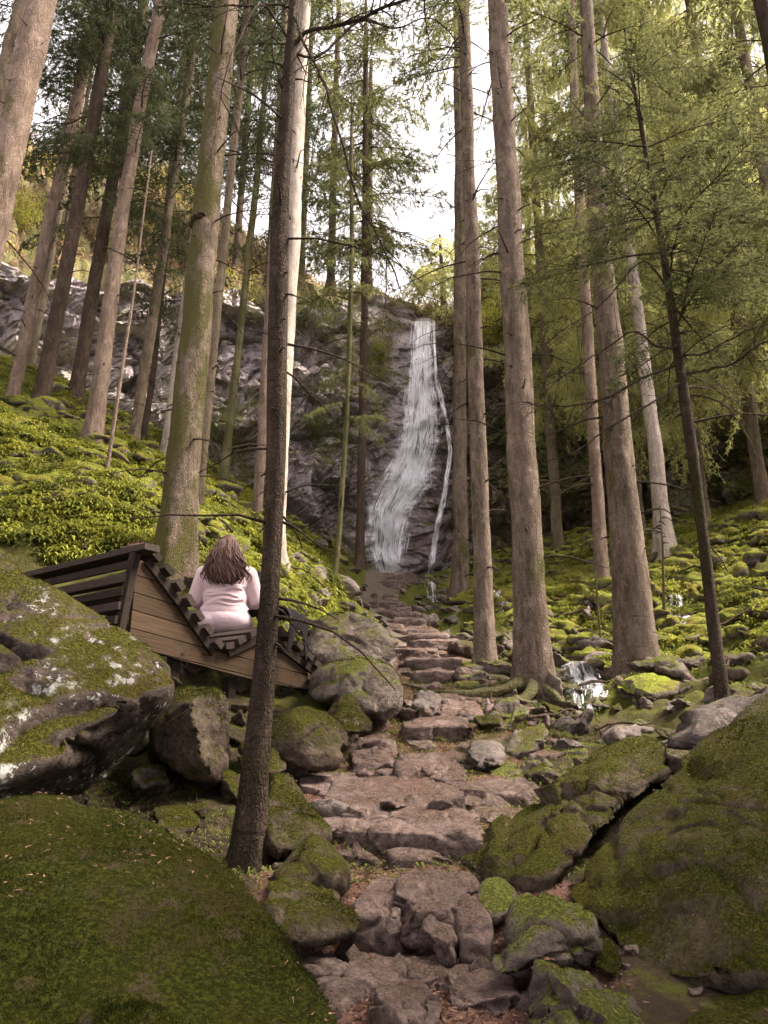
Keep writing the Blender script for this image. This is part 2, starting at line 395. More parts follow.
# falling water: streaks along the flow, opaque white threads in a thin clear veil
def water(name, su, sv, lo, hi):
    t = NT(name); uv = t.n('ShaderNodeTexCoord').outputs['UV']
    s1 = t.noise(t.mapping(uv, (su, sv, 1)), 1, 7, .68, .5); s2 = t.noise(t.mapping(uv, (su*3.4, sv*2.4, 1), (5, 2, 0)), 1, 5, .7, .3); s3 = t.noise(t.mapping(uv, (su*.35, sv*.8, 1), (1, 7, 0)), 1, 3, .6)
    f = t.math('ADD', t.math('MULTIPLY', s1, .42), t.math('ADD', t.math('MULTIPLY', s2, .33), t.math('MULTIPLY', s3, .25)))
    sp = t.n('ShaderNodeSeparateXYZ'); t.l(uv, sp.inputs[0])
    rag = t.math('MULTIPLY', t.math('SUBTRACT', t.noise(t.mapping(uv, (2, 30, 1)), 1, 6, .75), .5), .9); xx = t.math('ADD', sp.outputs[0], rag)
    edge = t.math('MULTIPLY', t.step(xx, .02, .26), t.step(xx, .98, .74))
    al = t.math('MULTIPLY', t.step(f, lo, hi), edge)
    d = t.n('ShaderNodeBsdfPrincipled'); t.l(t.mix(t.step(f, .45, .62), (.88, .86, .91) if name != 'tumbling stream water' else (.30, .29, .31), (.99, .98, 1.) if name != 'tumbling stream water' else (.62, .61, .64)), d.inputs['Base Color']); d.inputs['Roughness'].default_value = .35
    d.inputs['Transmission Weight'].default_value = 0.
    tr = t.n('ShaderNodeBsdfTranslucent'); tr.inputs[0].default_value = (.88, .88, .93, 1)
    m1 = t.n('ShaderNodeMixShader'); m1.inputs[0].default_value = .3; t.l(d.outputs[0], m1.inputs[1]); t.l(tr.outputs[0], m1.inputs[2])
    tp = t.n('ShaderNodeBsdfTransparent'); m = t.n('ShaderNodeMixShader'); t.l(al, m.inputs[0]); t.l(tp.outputs[0], m.inputs[1]); t.l(m1.outputs[0], m.inputs[2])
    t.l(m.outputs[0], t.out.inputs[0]); return t.m
M['water'] = water('falling water', 13, 11., .40, .53)
M['cascade'] = water('tumbling stream water', 5, 4., .43, .56)
M['veil'] = water('thin spray', 5, 5., .46, .85)
M['water_thin'] = water('thin falling water', 2.5, 14.0, .40, .54)
t = NT('water threads'); t.principled((.98, .97, 1.), .4, None, .5); M['thread'] = t.m

def wood(name, c1, c2, planks=0.):
    t = NT(name); o = t.objc()
    a = t.noise(t.mapping(o, (1.2, 18, 18)), 2.2, 6, .6, .4); b = t.noise(o, 3, 4)
    col = t.mix(t.math('ADD', t.math('MULTIPLY', a, .75), t.math('MULTIPLY', b, .25)), c1, c2)
    h = a
    col = t.mix(t.step(t.noise(o, 7, 5, .7), .58, .7), col, tuple(x*.5 for x in c1))
    if planks:
        s = t.n('ShaderNodeSeparateXYZ'); t.l(o, s.inputs[0])
        fr = t.math('FRACT', t.math('DIVIDE', s.outputs[2], planks))
        ln = t.math('ADD', t.step(fr, .045, 0.), t.step(fr, .955, 1.), clamp=True)
        fl = t.math('FLOOR', t.math('DIVIDE', s.outputs[2], planks))
        wn = t.n('ShaderNodeTexWhiteNoise', noise_dimensions='1D'); t.l(fl, wn.inputs['W'])
        col = t.mix(t.math('MULTIPLY', wn.outputs[0], .5), col, tuple(x*.6 for x in c1))
        col = t.mix(ln, col, tuple(x*.2 for x in c1)); h = t.math('SUBTRACT', a, t.math('MULTIPLY', ln, 2))
    t.principled(col, .9, t.bump(h, .7, .012), .08); return t.m
M['wood_dark'] = wood('dark weathered wood', (.014, .010, .008), (.040, .029, .023))
M['wood_top'] = wood('worn slat wood', (.022, .016, .014), (.075, .055, .046))
M['wood_panel'] = wood('weathered board panel', (.036, .024, .016), (.125, .080, .048), .148)
def cloth(name, c, c2, sheen=.3):
    t = NT(name); p = t.objc()
    t.principled(t.mix(t.noise(p, 6, 4), c, c2), .9, t.bump(t.math('ADD', t.noise(p, 14, 3), t.math('MULTIPLY', t.noise(p, 300, 2), .15)), .35, .02), .15, **{'Sheen Weight': sheen}); return t.m
M['sweater'] = cloth('pale pink sweater', (.50, .36, .37), (.58, .43, .44))
M['trousers'] = cloth('pale pink trousers', (.54, .40, .42), (.62, .47, .49))
M['jacket'] = cloth('dark jacket cloth', (.010, .008, .009), (.018, .014, .015), 0.)
t = NT('skin'); t.principled((.52, .33, .26), .55, None, .35, **{'Subsurface Weight': .1}); M['skin'] = t.m
t = NT('shoe'); t.principled((.55, .52, .5), .6); M['shoe'] = t.m
t = NT('brown hair'); o = t.objc()
t.principled(t.mix(t.noise(t.mapping(o, (60, 60, 6)), 1, 3), (.022, .011, .008), (.11, .052, .036)), .6, None, .25); M['hair'] = t.m

# ------------------------------------------------------------------ terrain
C0 = P(133, 562, 6.3); E = np.array([.60, .80, 0]); D_ = np.array([-.80, .60, 0])
def in_bench(x, y):
    dx, dy = x-C0[0], y-C0[1]; t = dx*E[0]+dy*E[1]; d = dx*D_[0]+dy*D_[1]
    return (t > -.35) & (t < 2.7) & (d > -.15) & (d < 1.95)
GP = [  # (u, v, Y) ground points read along the path, the banks and the tree feet
 (425, 1024, 2.9), (430, 965, 3.25), (420, 868, 3.95), (400, 850, 4.4), (400, 800, 5.6), (425, 745, 6.9), (440, 712, 8.2), (432, 668, 11), (400, 632, 14.5), (378, 603, 18.5), (395, 585, 23), (405, 577, 28),
 (300, 1024, 2.9), (560, 1010, 3.0), (340, 860, 4.3), (520, 850, 4.7), (560, 760, 6.6), (330, 745, 6.6), (500, 715, 8.0), (370, 720, 7.5), (470, 660, 11.5), (480, 625, 15), (380, 650, 11.5),
 (247, 866, 4.3), (215, 830, 4.8), (150, 800, 5.2), (180, 760, 6.0), (60, 700, 6.2), (285, 716, 7.7), (225, 716, 7.2), (180, 700, 6.9),
 (172, 572, 8.6), (60, 560, 8.0), (300, 640, 10.5), (250, 585, 10.5), (320, 600, 13), (290, 560, 17),
 (9, 426, 16), (38, 414, 15), (74, 403, 18), (92, 447, 14), (105, 487, 11), (131, 460, 17), (163, 462, 19), (222, 494, 15), (255, 528, 15), (333, 586, 14), (359, 566, 20),
 (0, 365, 19), (100, 410, 20.5), (200, 465, 22), (290, 540, 25), (0, 500, 10.5), (-60, 540, 8),
 (460, 598, 18), (484, 668, 10), (535, 698, 9), (640, 690, 9.5), (725, 702, 7.6), (603, 592, 15), (668, 563, 16), (664, 606, 12.5),
 (590, 722, 8.3), (580, 678, 9.8), (690, 660, 10.5), (690, 632, 12.2), (768, 690, 8.2), (768, 610, 11), (768, 515, 17), (700, 545, 18), (590, 562, 23), (520, 590, 20), (560, 640, 12),
]
XYZ = [P(*g) for g in GP]
XYZ += [np.array(q, float) for q in [(0, 0, -1.6), (0, -4, -2.4), (-4, 0, -1.2), (5, 0, -1.5), (-2.2, 3, -1.1), (3, 4, -.9), (-4, 4.5, -.2), (5, 5, -.3),
   (-12, 2, 3), (-14, 12, 9), (-20, 22, 13), (-12, 26, 11), (-6, 29, 9), (12, 4, .5), (15, 12, 5.5), (16, 20, 8), (12, 26, 8), (6, 29, 7.5), (0, 33, 6.9),
   (-3, 38, 9), (30, 34, 15), (-30, 34, 18), (-26, -6, 7), (26, -6, 2), (0, -14, -4), (0, 50, 12)]]
XYZ = np.array(XYZ)
def _phi(r): return np.where(r > 1e-9, r*r*np.log(r+1e-12), 0)
_A = XYZ[:, :2]; n_ = len(_A)
K = _phi(np.linalg.norm(_A[:, None]-_A[None], axis=2))+np.eye(n_)*.05
Pm = np.hstack([np.ones((n_, 1)), _A]); L_ = np.block([[K, Pm], [Pm.T, np.zeros((3, 3))]])
_w = np.linalg.solve(L_, np.concatenate([XYZ[:, 2], np.zeros(3)]))
def h0(x, y):
    x = np.atleast_1d(np.asarray(x, float)); y = np.atleast_1d(np.asarray(y, float)); out = np.zeros(x.shape)
    q = np.stack([x.ravel(), y.ravel()], 1); res = np.zeros(len(q))
    for i in range(0, len(q), 40000):
        c = q[i:i+40000]; d = np.linalg.norm(c[:, None]-_A[None], axis=2)
        res[i:i+40000] = _phi(d)@_w[:n_]+_w[n_]+c@_w[n_+1:]
    return res.reshape(x.shape)
PC = np.array([P(*g) for g in GP[:12]]); PC = np.vstack([[0, -3, 0], [0.1, 1.5, 0], PC])
def xc(y): return np.interp(y, PC[:, 1], PC[:, 0])
def pathmask(x, y):
    d = np.abs(x-xc(y)); w = np.interp(y, [0, 3, 5, 7, 9, 14, 28], [1.2, .65, .85, .95, .65, .42, .45])
    return 1/(1+np.exp((d-w)/.12))
_TER = [(2.95, 1040, 1004), (3.2, 1004, 986), (3.72, 958, 910), (4.75, 856, 834), (5.9, 790, 779), (7.3, 743, 729), (9.4, 684, 673), (10.0, 671, 661), (10.5, 661, 651), (11.0, 650, 641)]
_ty, _tz = [2.5], [P(384, 1095, 2.5)[2]]
for Yt, vb_, vt_ in _TER: _ty += [Yt-.02, Yt+.12]; _tz += [P(384, vb_, Yt)[2]+.01, P(384, vt_, Yt)[2]-.045]
_ty.append(12.2); _tz.append(float(h0([xc(12.2)], [12.2])[0])-.05)
def hgt(x, y):
    x = np.atleast_1d(np.asarray(x, float)); y = np.atleast_1d(np.asarray(y, float))
    q = np.stack([x, y, np.zeros_like(x)], -1); pm = pathmask(x, y)
    n1 = fbm(q*.9, 4, 3); n2 = 1-np.abs(fbm(q*1.7+5, 4, 5))*2.2; n3 = fbm(q*6, 4, 8)
    d = np.abs(x-xc(y)); far = np.clip((d-.6)/1.3, 0, 1)*np.clip((y-5)/4, 0, 1)
    hh = h0(x, y); zt = np.interp(y, _ty, _tz); tw = np.clip(pathmask(x, y), 0, 1)*((y > 2.5) & (y < 12.2))
    hh = hh*(1-tw)+zt*tw
    return hh+far*(.26*n1+.20*n2)+n3*(.03+.07*far)
def hz(x, y): return float(hgt([x], [y])[0])

nx, ny = 520, 620
s = np.linspace(-1, 1, nx); s = np.sign(s)*np.abs(s)**1.25
yy = -8+np.concatenate([np.linspace(0, 10, 60, endpoint=False), 10+36*np.linspace(0, 1, ny-60)**1.55])
X = s[None, :]*(np.clip(yy[:, None]+10, 8, None)*.95); Y = np.repeat(yy[:, None], nx, 1)
X = X*np.interp(yy, [-8, 2, 3, 20], [1.2, .72, .6, .95])[:, None]
Z = hgt(X.ravel(), Y.ravel()).reshape(X.shape)
V = np.stack([X, Y, Z], -1).reshape(-1, 3)
i = np.arange(ny-1)[:, None]*nx; j = np.arange(nx-1)[None, :]
Q = np.stack([i+j, i+j+1, i+nx+j+1, i+nx+j], -1).reshape(-1, 4)
me = mesh_from('ground', V, Q, [M['floor']])
a = me.attributes.new('path', 'FLOAT', 'POINT'); a.data.foreach_set('value', pathmask(V[:, 0], V[:, 1]))
tag(link('ground', me), 'rising forest floor of reddish earth path and mossy banks', kind='structure')

# ------------------------------------------------------------------ cliff and the hill above it
plan = np.array([(-34, 6), (-26, 13), (-19, 20), (-12.5, 26), (-6.5, 30), (-2, 32.6), (0, 33.3), (1.5, 33.6), (3.2, 32.8), (7, 30), (12, 26), (18, 20), (26, 12), (34, 4)], float)
ztops = np.array([16, 16, 16.5, 18.5, 20.2, 22.4, 22.7, 22.4, 21.0, 19, 17.5, 17, 17, 17], float)
rise = np.array([17, 18, 19, 19, 18, 12, 7, 6, 12, 20, 22, 24, 24, 24], float)
ns, nzr = 900, 330
cl = smooth_line(np.hstack([plan, ztops[:, None], rise[:, None]]), ns)
pl2 = cl[:, :2]; T = np.gradient(pl2, axis=0); T /= np.linalg.norm(T, axis=1)[:, None]; NRM = np.stack([T[:, 1], -T[:, 0]], 1)   # towards the valley
w = np.linspace(0, 1, nzr)
arc = np.concatenate([[0], np.cumsum(np.linalg.norm(np.diff(pl2, axis=0), axis=1))])
lipn = fbm(np.stack([arc*.25, arc*0, arc*0], 1), 4, 60)*1.6*(1-np.exp(-((pl2[:, 0]-.6)/1.6)**2))
ZT = cl[:, 2]+lipn
Zc = 3+w[:, None]*(ZT[None, :]-3)
base = pl2[None]-NRM[None]*((Zc-7)*.13)[..., None]
Pc = np.dstack([base, Zc]); Pf = Pc.reshape(-1, 3)
sl = np.stack([np.repeat(arc[None], nzr, 0).ravel(), Pf[:, 2], np.zeros(len(Pf))], 1)
tilt = np.stack([sl[:, 0]+sl[:, 1]*.35, sl[:, 1]-sl[:, 0]*.25, sl[:, 2]], 1)
wob = np.stack([fbm(tilt*.5, 3, 71), fbm(tilt*.5, 3, 72), 0*sl[:, 0]], 1)*.8
v1, a1, b1 = cells((tilt+wob)*np.array([.35, .45, 1]), 20); v2, a2, b2 = cells((tilt+wob)*np.array([1.0, 1.5, 1]), 30); v3, a3, b3 = cells((tilt+wob)*np.array([2.6, 3.4, 1]), 40)
t0_ = tilt+wob; dsp = fbm(sl*.16, 4, 50)*1.5+(v1-.5)*1.1+facets(t0_*np.array([.42, .60, 1]), 22)*.85+facets(t0_*np.array([1.1, 1.7, 1]), 23)*.30+facets(t0_*np.array([3., 4.6, 1]), 24)*.09-np.exp(-((b2-a2)/.05)**2)*.12-np.exp(-((b1-a1)/.04)**2)*.25+fbm(sl*2.2, 4, 51)*.10
nf = np.exp(-((Pf[:, 0]-.6)/2.2)**2)                       # the chute behind the fall is worn smooth
dsp = dsp*(1-.55*nf)+nf*(-.35)
Pf2 = Pf.copy(); Pf2[:, :2] += np.repeat(NRM[None], nzr, 0).reshape(-1, 2)*dsp[:, None]
i = np.arange(nzr-1)[:, None]*ns; j = np.arange(ns-1)[None, :]
Q = np.stack([i+j, i+j+1, i+ns+j+1, i+ns+j], -1).reshape(-1, 4)
me = mesh_from('cliff', Pf2, Q, [M['cliff']], smooth=False)
cliff = tag(link('cliff', me), 'blocky basalt cliff around the waterfall', kind='structure')
cliff_bvh = BVHTree.FromPolygons([tuple(v) for v in Pf2], [tuple(q) for q in Q])
# hill: starts a little in front of and below the broken lip
nr = 70; r = np.linspace(0, 1, nr)
top = Pf2.reshape(nzr, ns, 3)[-1]
H = np.zeros((nr, ns, 3))
H[:, :, :2] = top[None, :, :2]-NRM[None]*(r[:, None, None]*16)
bmp = fbm(np.stack([np.repeat(arc[None]*.3, nr, 0).ravel(), np.repeat(r[:, None]*5, ns, 1).ravel(), np.zeros(nr*ns)], 1), 5, 61).reshape(nr, ns)
H[:, :, 2] = top[None, :, 2]+cl[None, :, 3]*(r[:, None]**.85)+bmp*1.8*np.minimum(1, r[:, None]*8)
i = np.arange(nr-1)[:, None]*ns; j = np.arange(ns-1)[None, :]
HV = H.reshape(-1, 3); hillpos = HV; HQ = np.stack([i+j, i+j+1, i+ns+j+1, i+ns+j], -1).reshape(-1, 4)
hill_bvh = BVHTree.FromPolygons([tuple(v) for v in HV], [tuple(q) for q in HQ])
def on_hill(u, v_lo=345, v_hi=150):
    for v in range(v_lo, v_hi, -4):
        d = P(u, v, 1.); d = Vector(d/np.linalg.norm(d)); h = hill_bvh.ray_cast(Vector((0, 0, 0)), d)[0]; c = cliff_bvh.ray_cast(Vector((0, 0, 0)), d)[0]
        if h is not None and (c is None or h.length < c.length) and h.y > 20: return v-6, h.y+.6
    return None
tag(link('hillside', mesh_from('hillside', HV, HQ, [M['hill']])), 'scrubby brown hillside above the cliff', kind='structure')

# ------------------------------------------------------------------ waterfall draped on the rock
def drape(left, right, nv, nu, off, kk=6):
    """left/right: lists of (u, v) edges, same v order"""
    L = np.array(left, float); R = np.array(right, float)
    vs = np.linspace(L[0, 1], L[-1, 1], nv)
    ul = np.interp(vs, L[:, 1], L[:, 0]); ur = np.interp(vs, R[:, 1], R[:, 0])
    G = np.zeros((nv, nu, 3)); last = 33.; miss = np.zeros(nv)
    for a in range(nv):
        for b in range(nu):
            u = ul[a]+(ur[a]-ul[a])*b/(nu-1)
            d = P(u, vs[a], 1.); d = d/np.linalg.norm(d)
            hit = cliff_bvh.ray_cast(Vector((0, 0, 0)), Vector(d))[0]
            dist = hit.length if hit is not None else last; miss[a] += hit is None
            if hit is not None: last = dist
            G[a, b] = [u, vs[a], dist]
    D = G[:, :, 2]
    for _ in range(kk):
        Dp = np.pad(D, 1, mode='edge'); S = (Dp[:-2, 1:-1]+Dp[2:, 1:-1]+Dp[1:-1, :-2]+Dp[1:-1, 2:]+Dp[1:-1, 1:-1])/5
        D = np.minimum(S, G[:, :, 2])
    D = D-off
    out = np.zeros((nv, nu, 3))
    for a in range(nv):
        for b in range(nu):
            d = P(G[a, b, 0], G[a, b, 1], 1.); out[a, b] = d/np.linalg.norm(d)*D[a, b]
    bad = np.nonzero(miss > 0)[0]; k0 = min(bad.max()+1, nv//4) if len(bad) else 0; print('fall rows without rock', k0)
    return out[k0:]
def sheet(name, G, mat, parent):
    nv, nu = G.shape[:2]
    i = np.arange(nv-1)[:, None]*nu; j = np.arange(nu-1)[None, :]
    q = np.stack([i+j, i+j+1, i+nu+j+1, i+nu+j], -1).reshape(-1, 4)
    uv = np.stack(np.broadcast_arrays(np.linspace(0, 1, nu)[None, :], np.linspace(1, 0, nv)[:, None]), -1).reshape(-1, 2)
    V = G.reshape(-1, 3)
    return link(name, mesh_from(name, V, q, [mat], loopuv=uv), parent=parent)
def threads(G, n, wid, seed, lo=0, hi=1, mb=None, qexp=1.):
    r_ = np.random.default_rng(seed); mb = mb or MB(); nv, nu = G.shape[:2]
    for k in range(n):
        t0 = r_.uniform(lo, hi*.85); t1 = min(1, t0+r_.uniform(.01, .09)); q = .5+(r_.beta(2.6, 2.6)-.5)*1.0
        m = max(6, int((t1-t0)*60)); t_ = np.linspace(t0, t1, m)
        qq = np.clip(q+np.cumsum(r_.normal(0, .006, m))+.012*np.sin(t_*23+k), 0.01, .99)
        a = t_*(nv-1); b = qq*(nu-1); a0 = np.clip(a.astype(int), 0, nv-2); b0 = np.clip(b.astype(int), 0, nu-2); fa = (a-a0)[:, None]; fb = (b-b0)[:, None]
        C = G[a0, b0]*(1-fa)*(1-fb)+G[a0+1, b0]*fa*(1-fb)+G[a0, b0+1]*(1-fa)*fb+G[a0+1, b0+1]*fa*fb
        C = C+np.array([0, -1, 0])*(r_.uniform(.02, .12))
        ww = wid*r_.uniform(.4, 1.3)*np.sin(np.linspace(.15, PI-.05, m))
        A = C-np.stack([ww, 0*ww, 0*ww], 1); B = C+np.stack([ww, 0*ww, 0*ww], 1)
        mb.add(np.vstack([A, B]), np.stack([np.arange(m-1), np.arange(1, m), m+np.arange(1, m), m+np.arange(m-1)], 1))
    return mb
wf = empty('waterfall', P(400, 575, 31), 'tall white waterfall fanning down the dark cliff'); wf['kind'] = 'structure'
main = drape([(411, 314), (410, 340), (405, 380), (399, 423), (389, 456), (370, 489), (364, 512), (364, 548), (374, 575), (388, 592)],
             [(434, 314), (434, 340), (437, 380), (441, 405), (443, 425), (440, 456), (437, 485), (416, 508), (410, 540), (404, 575), (400, 592)], 120, 34, .25)
# vertical order must match for both edges
def wsheet(name, G, mat):
    o = sheet(name, G-np.array(wf.location), mat, wf); return o
wsheet('main_sheet', main, M['water'])
side_ = drape([(432, 318), (434, 380), (444, 420), (448, 452), (440, 500), (431, 540), (424, 592)], [(435, 318), (438, 380), (449, 420), (453, 452), (447, 500), (439, 540), (432, 592)], 110, 6, .35)
mist = main.copy(); mist[..., 1] -= .35; mist[..., 0] += np.linspace(-.10, .10, main.shape[1])[None]*np.linspace(.5, 3, main.shape[0])[:, None]; wsheet('spray_sheet', mist, M['veil'])
wsheet('side_strand', side_, M['water_thin'])
mb = threads(main, 520, .009, 4); mb = threads(main, 90, .006, 5, 0, .4, mb); mb = threads(main, 60, .014, 15, .1, 1, mb); threads(side_, 70, .014, 6, 0, 1, mb)
o = mb.build('water_threads', [M['thread']], tuple(wf.location), wf)
o['kind'] = 'stuff'

# small cascades of the stream on the right of the path
def cascade(name, pts, ws, label, seed):
    C = smooth_line([P(*p) for p in pts], 26); C[:, 2] = np.maximum(C[:, 2], hgt(C[:, 0], C[:, 1])+.05); W = np.interp(np.linspace(0, 1, 26), np.linspace(0, 1, len(ws)), ws)
    G = np.zeros((26, 9, 3))
    for a in range(26):
        for b in range(9):
            x = (b/8-.5)*W[a]; q = C[a]+np.array([x, 0, 0])
            q[2] = q[2]+.05*math.cos((b/8-.5)*PI)+.03*vnoise(np.array([[q[0]*6, q[1]*6, seed]]))[0]; G[a, b] = q
    e = empty(name, tuple(C[-1]), label); e['kind'] = 'structure'
    sheet('water_sheet', G-C[-1], M['cascade'], e)
    threads(G, 14, .005, seed).build('water_threads', [M['thread']], tuple(C[-1]), e)['kind'] = 'stuff'
cascade('stream', [(574, 672, 9.9), (582, 690, 9.5), (590, 700, 9.1), (592, 722, 8.8), (588, 735, 8.4)], [.25, .5, .45, .6, .4], 'little cascade of stream between two big tree feet', 3)
cascade('stream', [(678, 628, 12.6), (684, 640, 12.2), (694, 648, 11.7), (703, 664, 11.2)], [.3, .6, .6, .5], 'white stream cascade among boulders right of the trees', 8)
cascade('stream', [(424, 583, 26), (432, 596, 22), (430, 606, 20), (436, 618, 17.5)], [.5, .3, .35, .3], 'thin stream running down beside the upper steps', 12)
cascade('stream', [(496, 622, 16.5), (504, 628, 15.6), (511, 637, 14.6)], [.3, .25, .35], 'short white rill between mossy stones beside the middle trees', 14)
# ------------------------------------------------------------------ trees
def needle_tris(B, D, ln, wd, r_):
    """B,D (n,3): base and unit direction -> thin triangles"""
    n = len(B); u = np.cross(D, r_.normal(size=(n, 3))); u /= np.linalg.norm(u, axis=1)[:, None]+1e-9
    V = np.empty((n, 3, 3)); V[:, 0] = B-u*wd/2; V[:, 1] = B+u*wd/2; V[:, 2] = B+D*np.broadcast_to(ln, (n,))[:, None]
    return V
def bough_template(seed, nside=24, nn=26, nl=.045, nw=.011, sub=3, side=.36, droop=.25, hang=.35):
    """one bough of unit length along +x; returns (V, tri, matindex)"""
    r_ = np.random.default_rng(seed); V = []; T = []; MI = []; n = 0
    def stem(pts, rad):
        nonlocal n
        v, q = tube(pts, rad, 3); t = np.vstack([q[:, [0, 1, 2]], q[:, [0, 2, 3]]])
        V.append(v); T.append(t+n); MI.append(np.zeros(len(t))); n += len(v)
    def needles(pts, m):
        nonlocal n
        t = r_.uniform(.08, 1, m); i = t*(len(pts)-1); a = np.clip(i.astype(int), 0, len(pts)-2); f = (i-a)[:, None]
        B = pts[a]*(1-f)+pts[a+1]*f; ax = pts[a+1]-pts[a]; ax /= np.linalg.norm(ax, axis=1)[:, None]
        D = ax*.8+r_.normal(size=(m, 3))*np.array([.7, .7, .35]); D /= np.linalg.norm(D, axis=1)[:, None]
        v = needle_tris(B, D, nl*r_.uniform(.6, 1.3, m), nw, r_).reshape(-1, 3)
        V.append(v); T.append(np.arange(3*m).reshape(-1, 3)+n); MI.append(np.ones(m)); n += 3*m
    x = np.linspace(0, 1, 9); wob = np.cumsum(r_.normal(0, .012, 9))
    main = np.stack([x, wob, -droop*x**2+.06*np.maximum(0, x-.75)+.1*x], 1)
    stem(main, np.linspace(.010, .002, 9))
    for k in range(nside):
        xk = .14+.84*(k+r_.uniform())/nside; c = np.array([np.interp(xk, x, main[:, j]) for j in range(3)])
        s = 1 if k % 2 else -1; L = side*(1.05-.75*xk)*r_.uniform(.55, 1.25)
        an = r_.uniform(.7, 1.15); d = np.array([math.cos(an), s*math.sin(an), 0]); t = np.linspace(0, 1, 5)
        p = c+d*L*t[:, None]; p[:, 2] -= hang*L*t**1.5*r_.uniform(.5, 1.6)
        stem(p, np.linspace(.003, .001, 5)); needles(p, nn)
        for j in range(sub):
            tj = r_.uniform(.25, .9); c2 = p[0]+(p[-1]-p[0])*tj; d2 = d+r_.normal(0, .6, 3); d2[2] -= hang*1.2; d2 /= np.linalg.norm(d2)
            t2 = np.linspace(0, 1, 3); p2 = c2+d2*L*.42*t2[:, None]; needles(p2, nn//2)
    needles(main, nn)
    return np.vstack(V), np.vstack(T), np.concatenate(MI)
TPL = {
 'fine': [bough_template(s, 30, 40, .026, .0065, 4, .36, .22, .3) for s in range(4)],
 'mid': [bough_template(20+s, 22, 24, .042, .0105, 3, .38, .30, .5) for s in range(5)],
 'far': [bough_template(40+s, 16, 15, .062, .018, 3, .42, .35, .7) for s in range(5)],
 'weep': [bough_template(60+s, 24, 20, .055, .010, 4, .36, .30, 1.7) for s in range(5)],
 'bare': [bough_template(80+s, 12, 2, .03, .005, 1, .40, .25, .3) for s in range(4)],
}
class Crown:
    def __init__(s): s.V = []; s.T = []; s.M = []; s.n = 0
    def bough(s, kind, p, az, L, pitch, r_):
        v, t, m = TPL[kind][r_.integers(len(TPL[kind]))]
        v = v*L; c, q = math.cos(pitch), math.sin(pitch); roll = r_.normal(0, .15)
        y, z = v[:, 1]*math.cos(roll)-v[:, 2]*math.sin(roll), v[:, 1]*math.sin(roll)+v[:, 2]*math.cos(roll)
        x, z = v[:, 0]*c-z*q, v[:, 0]*q+z*c
        ca, sa = math.cos(az), math.sin(az)
        s.V.append(np.stack([x*ca-y*sa, x*sa+y*ca, z], 1)+p); s.T.append(t+s.n); s.M.append(m); s.n += len(v)
    def build(s, mats, loc, parent):
        if not s.V: return None
        me = mesh_from('crown', np.vstack(s.V)-loc, np.vstack(s.T), mats, np.concatenate(s.M), smooth=False)
        return link('crown', me, parent=parent)

